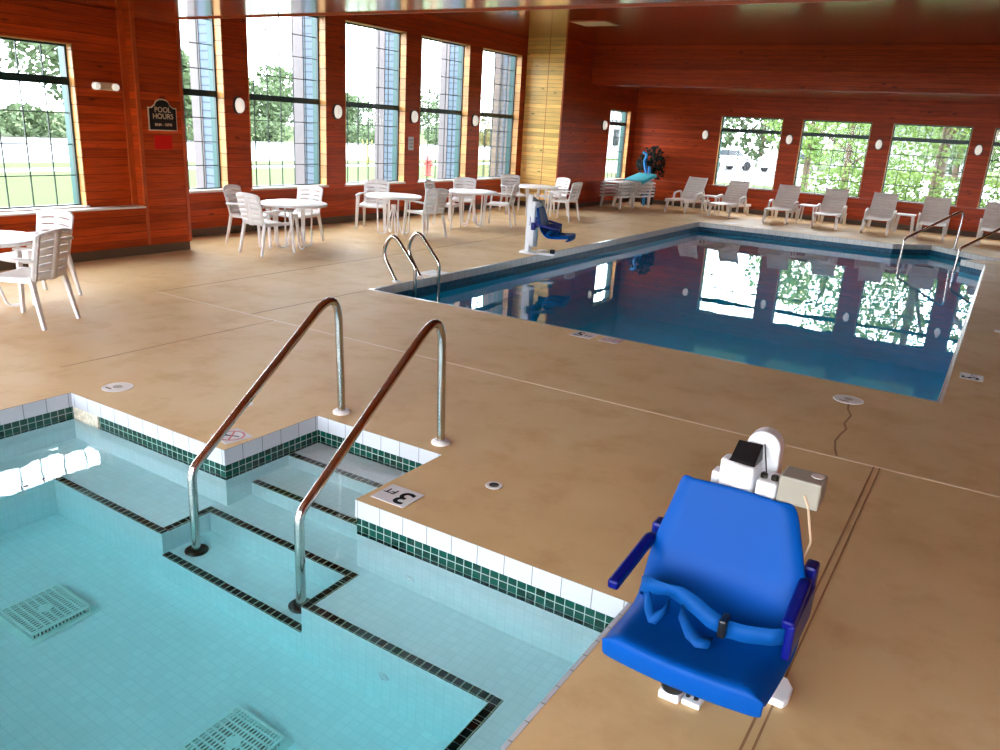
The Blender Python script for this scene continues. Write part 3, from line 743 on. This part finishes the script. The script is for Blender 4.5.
    B(ribbon([(-.455, 2.13, .350, 78), (-.40, 2.135, .352, 80), (-.33, 2.15, .362, 84), (-.285, 2.175, .37, 88)], .055), 'belt_end', 'belt', belt, smooth=True, solid=.004)
    B(MB().box(-.475, -.452, 2.105, 2.16, .325, .385), 'buckle', 'black', belt, bevel=.006)
    return t
lift0 = make_lift()
lift0['label'] = 'pool lift with bright blue seat and belt at the spa edge'; lift0['group'] = 'pool lifts'
l2 = copy_tree(lift0); l2.location = (-5.75, 10.16, 0); l2.rotation_euler = (0, 0, R(104)); l2['label'] = 'pool lift with dark blue seat seen from the side, beside the long pool edge'

# ------------------------------------------------------------------ wall fittings
def sconce(proto=[None]):
    t = thing('wall_sconce', 'x', 'wall lamp', (0, 0, 0))      # local: wall at y=0, room at -y
    def oval(rx, rz, y0, y1, bul):
        pr = []; n = 28; mb = MB(); rows = [(1, y0), (1, y0 - (y0 - y1) * .4), (.85, y0 - (y0 - y1) * .75), (.5, y0 - (y0 - y1) * .95), (.1, y1)]
        vs = [(rx * s_ * math.cos(2 * math.pi * k / n), y, rz * s_ * math.sin(2 * math.pi * k / n)) for s_, y in rows for k in range(n)]
        mb.add(vs, [(i * n + k, i * n + (k + 1) % n, (i + 1) * n + (k + 1) % n, (i + 1) * n + k) for i in range(len(rows) - 1) for k in range(n)] + [tuple(range(n)), tuple((len(rows) - 1) * n + k for k in range(n))]); return mb
    oval(.085, .125, 0, -.03, 0).build('backplate', 'bronze', t, True); oval(.068, .105, -.03, -.11, 1).build('globe', 'globe', t, True)
    MB().box(-.06, .06, -.075, -.03, -.03, -.024).build('guard_band', 'bronze', t)
    return t
sc0 = sconce(); i = 0
LS = ['oval white wall lamp on the bay pier right after the first bay window', 'oval white wall lamp on the second pier of the window bay', 'oval white wall lamp above the small framed notice in the window bay', 'oval white wall lamp on the bay pier nearest the yellow-lit end wall']
for y, l in zip((8.19, 10.21, 12.24, 14.26), LS): place(sc0, i, (XB, y, 1.82), R(90), l, 'oval wall lamps'); i += 1
LS = ['oval white wall lamp between the corner plant and the first far window', 'oval white wall lamp between the first and second far windows', 'oval white wall lamp between the second and third far windows', 'oval white wall lamp between the third and fourth far windows']
for x, l in zip((-6.80, -4.74, -2.76, -.79), LS): place(sc0, i, (x, YF, 1.815), 0, l, 'oval wall lamps'); i += 1
place(sc0, i, (XC, 18.42, 1.90), R(90), 'dim wall lamp beside the narrow window in the far corner', 'oval wall lamps')

t = thing('emergency_light', 'beige twin-headed emergency light on the red wall beside the low window', 'emergency light', (XL, 5.755, 1.93)); off = (XL, 5.755, 1.93)
MB().box(XL, XL + .07, 5.56, 5.81, 1.885, 1.97).build('housing', 'beige', t, bevel=.012, off=off)
for y in (5.57, 5.80): MB().lathe([(0, 0), (.036, 0), (.042, .05), (.03, .07), (0, .07)], (XL + .04, y, 1.925), 16, axis='x').build('lamp_head', 'globe', t, True, off=off)

def sign_text(mb_parent, txt, size, y, z, mat, off, x=XS + .0155):
    v, f = text_bm(txt, size, .001)
    m = Matrix(((0, 0, 1, x), (1, 0, 0, y), (0, 1, 0, z), (0, 0, 0, 1)))
    MB().add(xform(v, m), f).build('lettering', mat, mb_parent, off=off)
t = thing('pool_hours_sign', 'black POOL HOURS sign with pale arched border on the wooden pillar', 'sign', (XS, 6.31, 1.6)); off = (XS, 6.31, 1.6)
def sign_outline(k):
    y0, y1, z0, z1 = 6.115 + k, 6.505 - k, 1.465 + k, 1.735 - k; c = 6.31
    pl = [(y0, z0), (y1, z0), (y1, z1), (y1 - .05 + k, z1)]
    for q in range(9):
        a = math.pi * q / 8; pl.append((c + (.10 - k * .3) * math.cos(a), z1 + .035 + (.065 - k * .2) * math.sin(a)))
    pl += [(y0 + .05 - k, z1), (y0, z1)]; return pl
for k, th, nm, mt in ((0, .010, 'border', 'signgold'), (.014, .015, 'panel', 'signblack')):
    pl = sign_outline(k); n = len(pl); mb = MB()
    mb.add([(XS, y, z) for y, z in pl] + [(XS + th, y, z) for y, z in pl], [tuple(range(n)), tuple(range(n, 2 * n))[::-1]] + [(i, (i + 1) % n, n + (i + 1) % n, n + i) for i in range(n)])
    mb.build(nm, mt, t, off=off)
sign_text(t, 'POOL', .085, 6.31, 1.705, 'signgold', off); sign_text(t, 'HOURS', .085, 6.31, 1.63, 'signgold', off)
sign_text(t, '8AM - 10PM', .046, 6.31, 1.535, 'signgold', off)
t = thing('notice_plate', 'plain bright red notice plate below the black sign on the pillar', 'sign', (XS, 6.30, 1.33)); off = (XS, 6.30, 1.33)
MB().box(XS, XS + .008, 6.18, 6.42, 1.25, 1.415).build('plate', 'signred', t, bevel=.003, off=off)
t = thing('wall_notice', 'small pale framed notice on a bay pier below a wall lamp', 'notice', (XB, 12.2, 1.34)); off = (XB, 12.2, 1.34)
MB().box(XB, XB + .012, 12.13, 12.28, 1.22, 1.46).build('frame', 'marker', t, bevel=.004, off=off)
mb = MB()
for z in (1.28, 1.34, 1.40): mb.box(XB + .012, XB + .014, 12.15, 12.26, z - .018, z + .018)
mb.build('picture_panels', 'grey', t, off=off)
t = thing('ceiling_light', 'flat pale recessed light panel in the raised wooden ceiling', 'ceiling light', (-7.05, 14.2, ZH)); off = (-7.05, 14.2, ZH)
MB().box(-7.42, -6.68, 13.86, 14.50, ZH - .012, ZH).build('light_frame', 'trim', t, off=off)
MB().box(-7.38, -6.72, 13.90, 14.46, ZH - .016, ZH - .004).build('diffuser', 'panel', t, off=off)

# ------------------------------------------------------------------ deck fittings and markers
def lid(x, y, r, label, cat='skimmer lid', name='skimmer_cover', slot=True):
    t = thing(name, label, cat, (x, y, 0)); off = (x, y, 0)
    MB().lathe([(0, .001), (r, .001), (r, .004), (r * .93, .006), (r * .9, .004), (r * .8, .005), (0, .005)], (x, y, 0), 32).build('cover', 'disk', t, True, off=off)
    m = MB()
    if slot:
        m.lathe([(0, .005), (r * .32, .005), (r * .3, .0075), (0, .0075)], (x, y, 0), 20).build('cap', 'grey', t, True, off=off)
        MB().box(x - r * .5, x + r * .1, y - r * .62, y - r * .48, .005, .0065).build('finger_slot', 'groove', t, off=off)
    return t
lid(-4.62, 2.84, .095, 'round whitish skimmer lid in the deck near the inner spa corner')
lid(-.69, 5.98, .105, 'round whitish skimmer lid at the head of the deck crack, near the swimming pool')
lid(-3.76, 3.16, .035, 'tiny white cap set in the deck behind the spa handrail', 'deck plug', 'deck_plug', False)
t = thing('deck_drain', 'small white cup drain sunk in the deck between the spa and the blue seat', 'drain', (-1.92, 3.15, 0)); off = (-1.92, 3.15, 0)
MB().lathe([(.020, .004), (.042, .004), (.045, .001), (.045, -.0), (.020, -.0)], (-1.92, 3.15, .001), 28).build('rim', 'disk', t, True, off=off)
MB().lathe([(0, .004), (.026, .004), (.026, .0056), (.014, .0056), (.012, .005), (0, .005)], (-1.92, 3.15, .001), 20).build('drain_hole', 'bronze', t, True, off=off)
def marker(x, y, rot, big, small, label, w=.165, sz=.175, mat='ink'):
    t = thing('depth_marker', label, 'depth marker', (x, y, 0), R(rot))
    MB().box(-w / 2, w / 2, -.085, .085, -.003, .003).build('tile', 'marker', t)
    v, f = text_bm(big, sz, .0006); MB().add(xform(v, Matrix.Translation((-w * .20, 0, .0038))), f).build('numeral', mat, t)
    v, f = text_bm(small, .065, .0006, False); MB().add(xform(v, Matrix.Translation((w * .27, -.02, .0038))), f).build('letters', mat, t)
    return t
marker(-2.225, 2.755, 180, '3', 'FT', 'white depth tile with a bold 3 FT on the deck tip between spa and steps', .20)
marker(-2.98, 6.28, 0, '5', 'FT', 'white depth tile marked 5 FT on the near edge of the swimming pool', .20)
marker(.03, 7.36, 90, '5', 'FT', 'depth tile marked 5 FT on the deck along the short-side pool edge', .20)
def nodive(x, y, rot, label):
    t = thing('no_diving_marker', label, 'no diving marker', (x, y, 0), R(rot), 'no diving tiles')
    MB().box(-.085, .085, -.085, .085, -.003, .003).build('tile', 'marker', t)
    m = MB(); n = 32
    for k in range(n):
        a, b = 2 * math.pi * k / n, 2 * math.pi * (k + 1) / n
        m.quad(*[(r * math.cos(q), r * math.sin(q), .0042) for r, q in ((.062, a), (.074, a), (.074, b), (.062, b))])
    m.quad((-.05, .042, .0044), (-.042, .05, .0044), (.05, -.042, .0044), (.042, -.05, .0044)); m.build('red_circle', 'redink', t, recalc=False)
    m = MB(); m.quad((-.04, -.02, .0036), (-.034, -.030, .0036), (.03, .015, .0036), (.024, .025, .0036)); m.quad((.02, .03, .0037), (.04, .03, .0037), (.04, .012, .0037), (.026, .010, .0037)); m.build('diver_figure', 'ink', t, recalc=False)
nodive(-3.425, 2.755, 170, 'white tile with red no-diving circle beside the spa handrail')
nodive(-2.71, 6.29, 0, 'white tile with red no-diving circle beside the pool-edge 5 FT tile')
def plate(x, y, l): tag(MB().box(x - .16, x + .16, y - .06, y + .06, -.002, .003).build('edge_tile', 'disk'), l, 'edge tile')
tag(MB().box(-5.86, -5.62, 7.50, 7.86, -.002, .003).build('edge_tile', 'disk'), 'pale rectangular deck tile just beyond the pool ladder rails', 'edge tile')
plate(-5.02, 17.5, 'pale deck tile at the far pool edge in front of the second lounger'); plate(-4.28, 17.42, 'pale deck tile at the far pool edge in front of the third lounger'); plate(.30, 9.6, 'pale deck tile along the short-side edge of the pool')

# ------------------------------------------------------------------ spa fittings
def make_grate():
    t = thing('drain_grate', 'x', 'drain grate', (0, 0, 0)); a = .135; h = .055
    MB().box(-.17, .17, -.17, .17, 0, .006).build('sump_plate', 'grate', t, bevel=.003)
    m = MB()
    for sx in (-1, 1):
        m.box(sx * a - .006, sx * a + .006, -a, a, h - .012, h); m.box(-a, a, sx * a - .006, sx * a + .006, h - .012, h)
        for k in range(17):
            v = -a + 2 * a * k / 16; m.box(v - .0035, v + .0035, sx * a - .004, sx * a + .004, .004, h - .01)
            m.box(sx * a - .004, sx * a + .004, v - .0035, v + .0035, .004, h - .01)
    for k in range(1, 16):
        v = -a + 2 * a * k / 16; m.box(v - .0035, v + .0035, -a, a, h - .009, h - .001)
    for k in range(1, 8):
        v = -a + 2 * a * k / 8; m.box(-a, a, v - .0045, v + .0045, h - .008, h)
    m.lathe([(0, h - .006), (.030, h - .006), (.030, h + .003), (.012, h + .003), (0, h + .001)], n=20)
    m.build('grate_bars', 'grate', t); MB().box(-.13, .13, -.13, .13, .006, .008).build('sump_opening', 'groove', t)
    return t
gr0 = make_grate()
place(gr0, 0, (-3.50, 1.68, ZFL), 0, 'square drain grate on the spa floor close to the water jets bench', 'spa floor drains'); place(gr0, 1, (-2.17, 1.68, ZFL), 0, 'square drain grate on the spa floor cut by the bottom picture edge', 'spa floor drains')
def jet(x, y, z, label):
    t = thing('water_jet', label, 'water jet', (x, y, z), group='spa water jets'); off = (x, y, z)
    MB().lathe([(0, 0), (.028, 0), (.026, -.008), (.014, -.010), (.010, -.004), (0, -.004)], (x, y, z), 20, axis='y').build('eyeball_fitting', 'powder', t, True, off=off)
jet(-2.02, 2.601, -.44, 'small white round jet in the spa wall under the green tile band'); jet(-1.84, 2.206, -.78, 'small white round jet in the bench riser near the spa bottom')
mb = MB(); mb.box(-4.73, -4.47, 2.597, 2.6085, -.20, -.093); t = thing('skimmer_mouth', 'stained white skimmer opening in the tile band at the inner spa corner', 'skimmer', (-4.6, 2.6, -.15)); mb.build('surround', 'stainwhite', t, off=(-4.6, 2.6, -.15))
MB().box(-4.69, -4.51, 2.594, 2.598, -.19, -.13).build('weir_flap', 'stainwhite', t, off=(-4.6, 2.6, -.15))

# ------------------------------------------------------------------ plant and foam in the far corner
def leaves(mb, c, rad, n, size, rz=1., seed=1):
    q = random.Random(seed)
    for i in range(n):
        while True:
            p = Vector((q.uniform(-1, 1), q.uniform(-1, 1), q.uniform(-1, 1)))
            if .25 < p.length < 1: break
        p = p.normalized() * (p.length ** .5)
        ctr = Vector((c[0] + p.x * rad, c[1] + p.y * rad, c[2] + p.z * rad * rz))
        d = Vector((q.gauss(0, 1), q.gauss(0, 1), q.gauss(0, .7))).normalized(); e = d.orthogonal().normalized()
        e = Quaternion(d, q.uniform(0, 6.28)) @ e; s1 = size * q.uniform(.6, 1.3); s2 = s1 * .5
        mb.add([ctr - d * s1, ctr + e * s2 - d * s1 * .1, ctr + d * s1, ctr - e * s2 - d * s1 * .1], [(0, 1, 2, 3)])
t = thing('potted_ficus', 'dark-leaved potted tree in the far corner behind the stacked loungers', 'plant', (-8.02, 20.0, 0)); off = (-8.02, 20.0, 0)
MB().lathe([(0, 0), (.15, 0), (.20, .38), (.215, .38), (.215, .42), (.18, .42), (.175, .36), (0, .36)], off, 24).build('pot', 'pot', t, True, off=off)
MB().tube([(-8.02, 20.0, .34), (-8.0, 19.99, .7), (-8.04, 20.01, 1.1)], .025, 8, rs=[.03, .025, .018]).build('trunk', 'bark', t, True, off=off)
mb = MB()
for k, (dx, dy, z, r) in enumerate(((0, 0, 1.15, .30), (-.16, -.05, 1.02, .20), (.18, -.05, 1.05, .22), (.1, 0, 1.3, .18), (-.05, -.1, .86, .22), (.2, 0, .82, .18))): leaves(mb, (off[0] + dx, off[1] + dy, z), r, 170, .045, 1., 40 + k)
mb.build('foliage', 'leaf_dark', t, off=off, recalc=False)
t = thing('pool_noodle', 'bright blue foam noodle standing bent against the dark potted tree', 'pool noodle', (-7.95, 19.55, 0)); off = (-7.95, 19.55, 0)
MB().tube(fillet([(-7.92, 19.55, 0), (-7.94, 19.55, .85), (-8.02, 19.56, 1.1), (-7.95, 19.56, 1.26), (-8.08, 19.57, 1.31)], .1, 5), .036, 12).build('foam_tube', 'noodle', t, True, off=off)
t = thing('pool_noodle', 'second blue foam noodle, shorter and upright, by the dark potted tree', 'pool noodle', (-7.85, 19.53, 0)); off = (-7.85, 19.53, 0)
MB().tube([(-7.78, 19.53, 0), (-7.82, 19.53, .6), (-7.86, 19.54, .98)], .036, 12).build('foam_tube', 'noodle', t, True, off=off)

# ------------------------------------------------------------------ outside
GZ = -.30
flat_with_holes([(-160, -60), (90, -60), (90, 200), (-160, 200)], [[(-9.75, -2.9), (3.3, -2.9), (3.3, 20.5), (-9.75, 20.5)]], GZ, 'ground', 'grass')
def gstrip(name, x0, x1, y0, y1, m, dz=.01): struct(MB().box(x0, x1, y0, y1, GZ - .1, GZ + dz).build(name, m))
gstrip('sidewalk', -25.6, -24.4, -60, 190, 'road'); gstrip('road', -46, -28, -60, 190, 'road')
gstrip('parking_lot', -24, 12, 40, 66, 'road')
for i, (y, h_) in enumerate(((7.975, 3.4), (9.99, 3.4), (12.03, 3.4), (14.045, 3.4), (16.07, 3.4))):
    y1 = y + (.42 if i < 4 else .5)
    o = MB().box(-10.20, XB - .19, y, y1, GZ, 3.8).build('wall_exterior_pier', 'siding'); struct(o)
    c_ = MB().box(-10.42, -10.20, y - .012, y1 + .012, GZ, 3.8).build('corner_board', 'corner', o)
def tree(x, y, h, r, label, leafs=1500, lsz=.22, mat='leaf_far', seed=1, trunk=.18, group='trees across the road', low=.35):
    t = thing('leafy_tree', label, 'tree', (x, y, GZ), group=group); off = (x, y, GZ); q = random.Random(seed)
    m = MB(); m.tube([(x, y, GZ), (x + q.uniform(-.1, .1) * h * .3, y, GZ + h * .35), (x + q.uniform(-.2, .2), y, GZ + h * .75)], trunk, 9, rs=[trunk, trunk * .75, trunk * .35])
    for k in range(4):
        a = q.uniform(0, 6.28); m.tube([(x, y, GZ + h * (.3 + .1 * k)), (x + r * .6 * math.cos(a), y + r * .6 * math.sin(a), GZ + h * (.5 + .1 * k))], trunk * .3, 6, rs=[trunk * .4, trunk * .15])
    m.build('trunk', 'bark', t, True, off=off)
    m = MB(); nb = 7
    for k in range(nb):
        f = k / (nb - 1); a = q.uniform(0, 6.28); rr = r * (.35 + .5 * math.sin(math.pi * (.15 + .8 * f))) * q.uniform(.8, 1.1)
        leaves(m, (x + r * .45 * math.cos(a), y + r * .45 * math.sin(a), GZ + h * (low + (.95 - low) * f)), rr, leafs // nb, lsz, .75, seed * 31 + k)
    m.build('crown', mat, t, off=off, recalc=False); return t
W1 = 'hazy tree across the road seen through '
k = 0
for x, y, h, r in ((-50, 20, 8, 4), (-52, 25, 9, 4.2), (-49, 29.5, 8, 3.6), (-54, 33, 10, 4.5), (-50, 39, 7.5, 3.6), (-58, 44, 10, 5), (-66, 58, 8, 4.5), (-72, 66, 11, 5), (-70, 76, 7, 4.5), (-80, 84, 9, 5), (-84, 108, 10, 6), (-76, 122, 10, 6), (-92, 125, 11, 6), (-70, 150, 12, 7), (-84, 160, 12, 7)):
    k += 1; h *= 1 if k < 5 else .58; r *= 1 if k < 5 else .7
    tree(x, y, h, r, 'hazy tree of the line across the road beyond the tall windows', 1600, .30, 'leaf_far', k)
for i in range(16):
    y = 8 + i * 4.2; x = -46.3 - (i % 3) * .4
    if i in (9, 12): continue
    t = thing('hedge_shrub', 'low green shrub of the hedge along the road beyond the windows', 'shrub', (x, y, GZ), group='roadside hedge shrubs'); m = MB(); leaves(m, (x, y, GZ + .9), 1.25, 420, .2, .7, 300 + i)
    leaves(m, (x + .3, y + 1.4, GZ + .7), 1.2, 260, .2, .6, 400 + i); m.build('foliage', 'leaf_far', t, off=(x, y, GZ), recalc=False)
t = thing('fire_hydrant', 'red fire hydrant on the grass seen through the fourth bay window', 'hydrant', (-19.6, 25.8, GZ)); off = (-19.6, 25.8, GZ)
MB().lathe([(0, 0), (.17, 0), (.17, .06), (.12, .08), (.12, .55), (.15, .57), (.15, .61), (.11, .68), (.04, .74), (.03, .79), (0, .79)], off, 16).build('barrel', 'hydrant', t, True, off=off)
for ax in ('x', 'y'): MB().lathe([(0, -.2), (.055, -.2), (.055, .2), (0, .2)], (off[0], off[1], off[2] + .45), 12, axis=ax).build('hose_outlet', 'hydrant', t, True, off=off)
t = thing('light_pole', 'slim white pole far beyond the road in the third bay window', 'pole', (-75.5, 86.5, GZ)); off = (-75.5, 86.5, GZ)
MB().lathe([(0, 0), (.35, 0), (.3, .3), (.13, .35), (.09, 5.2), (0, 5.2)], off, 10).build('post', 'house', t, True, off=off); MB().box(-76.2, -74.9, 86.3, 86.7, GZ + 5.1, GZ + 5.3).build('lamp_head', 'house', t, off=off)
t = thing('sapling', 'thin yellowish sapling on the lawn outside the third bay window', 'sapling', (-24., 27.2, GZ)); off = (-24., 27.2, GZ)
m = MB()
for k in range(4): m.tube([(off[0], off[1], GZ), (off[0] + .08 * (k - 1.5), off[1] + .05 * k, GZ + .5), (off[0] + .2 * (k - 1.5), off[1] + .1 * k, GZ + 1.15)], .03, 5)
m.build('stems', 'sapling', t, off=off)
def house(x, y, w, d, h, label):
    t = thing('house', label, 'house', (x, y, GZ)); off = (x, y, GZ)
    b = MB().box(x - w / 2, x + w / 2, y - d / 2, y + d / 2, GZ, GZ + h).build('house_body', 'house', t, off=off)
    m = MB(); m.add([(x - w * .55, y - d * .55, GZ + h), (x + w * .55, y - d * .55, GZ + h), (x + w * .55, y + d * .55, GZ + h), (x - w * .55, y + d * .55, GZ + h), (x, y - d * .55, GZ + h * 1.6), (x, y + d * .55, GZ + h * 1.6)], [(0, 3, 2, 1), (0, 1, 4), (1, 2, 5, 4), (2, 3, 5), (3, 0, 4, 5)]); m.build('gable_roof', 'roof', t, off=off)
    for dy in (-.25, .1, .3): MB().box(x + w / 2 - .05, x + w / 2 + .05, y + d * dy - .5, y + d * dy + .5, GZ + 1, GZ + 2.3).build('house_window', 'carglass', t, off=off)
house(-86, 60, 8, 12, 3.2, 'pale house beyond the trees in the first full bay window'); house(-104, 104, 9, 14, 3.4, 'pale house far beyond the road in the third bay window')
house(-9, 86, 12, 8, 3.2, 'pale house across the parking lot behind the cars'); house(-33, 62, 9, 8, 3.0, 'pale house seen through the narrow corner window')
def car(x, y, rz, label):
    t = thing('car', label, 'car', (x, y, GZ), R(rz), 'cars in the parking lot')
    b = MB(); side = [(-2.2, .3), (2.2, .3), (2.25, .7), (1.3, .92), (.6, 1.42), (-1.1, 1.45), (-1.8, 1.0), (-2.2, .92)]
    n = len(side); b.add([(u, -.85, z) for u, z in side] + [(u, .85, z) for u, z in side], [tuple(range(n)), tuple(range(n, 2 * n))[::-1]] + [(i, (i + 1) % n, n + (i + 1) % n, n + i) for i in range(n)]); b.build('car_body', 'carpaint', t, bevel=.06)
    for sy_ in (-.86, .86):
        g = MB(); g.add([(-1.55, sy_, 1.0), (1.05, sy_, .98), (.5, sy_ * .99, 1.34), (-1.0, sy_ * .99, 1.36)], [(0, 1, 2, 3)]); g.build('side_window', 'carglass', t, solid=.02)
    for wx in (-1.35, 1.4):
        for wy in (-.8, .8): MB().lathe([(0, -.1), (.32, -.1), (.32, .1), (0, .1)], (wx, wy, .32), 18, axis='y').build('wheel', 'black', t, True)
car(-17.2, 56, 60, 'silver car parked beyond the first far window'); car(-13.6, 59, 65, 'silver car parked further over beyond the first far window')
BK = 'bright green shrub outside the far windows '
for i, (x, y, r, z) in enumerate(((-4.6, 24.2, .8, .6), (-3.9, 23.6, .9, .7), (-3.1, 24.4, .85, .6), (-2.6, 23.2, .8, .8), (-1.9, 24.0, .9, .8), (-1.2, 23.4, .7, .7), (-.5, 23.6, .8, .9), (.3, 23.4, .9, .9), (1.1, 24.2, 1., 1.))):
    t = thing('leafy_shrub', 'bright green shrub growing just outside the second to fourth far windows', 'shrub', (x, y, GZ), group='shrubs outside the far windows'); m = MB()
    leaves(m, (x, y, GZ + z), r, 900, .055, .95, 500 + i); m.build('foliage', 'leaf_near', t, off=(x, y, GZ), recalc=False)
GW = 'trees outside the far windows'
tree(-1.95, 27.5, 7, 2.6, 'brown-trunked tree outside the third far window, the slimmer trunk', 3600, .085, 'leaf_near', 61, .20, GW, .30)
tree(-1.0, 26.2, 8, 2.6, 'brown-trunked tree outside the third far window, the thicker trunk', 3600, .085, 'leaf_near', 62, .24, GW, .34)
tree(-5.0, 30.5, 4.6, 2.6, 'leafy tree behind the shrubs in the second far window', 3400, .10, 'leaf_near', 63, .16, GW, .22)
tree(1.2, 27.5, 7.5, 2.8, 'leafy tree outside the last far window', 3200, .09, 'leaf_near', 64, .2, GW, .25)
tree(-8.3, 40, 5.2, 1.9, 'rounded tree at the side of the first far window', 2400, .13, 'leaf_near', 65, .18, GW, .3)
for i, (x, y) in enumerate(((-26, 74), (-20, 76), (-15, 74), (-4, 72), (2, 76), (-31, 80), (7, 70), (12, 60))): tree(x, y, 8, 4, 'hazy tree of the line beyond the parking lot', 1500, .32, 'leaf_far', 80 + i, .25, 'trees beyond the parking lot', .2)

struct(MB().box(-.937, -.921, .1, 2.6, -.003, .0014).build('trim_7', 'coping'))
# added fill light, unseen under water at the near wall, brightens the pool
for x in (-2.3,):
    la = bpy.data.lights.new('pool_fill_light', 'AREA'); la.shape = 'DISK'; la.size = .3; la.energy = 8; la.color = (.7, 1., .80)
    ob = bpy.data.objects.new('pool_fill_light', la); COL.objects.link(ob); ob.location = (x, PY0 + .05, -.85); ob.rotation_euler = (R(90), 0, 0)
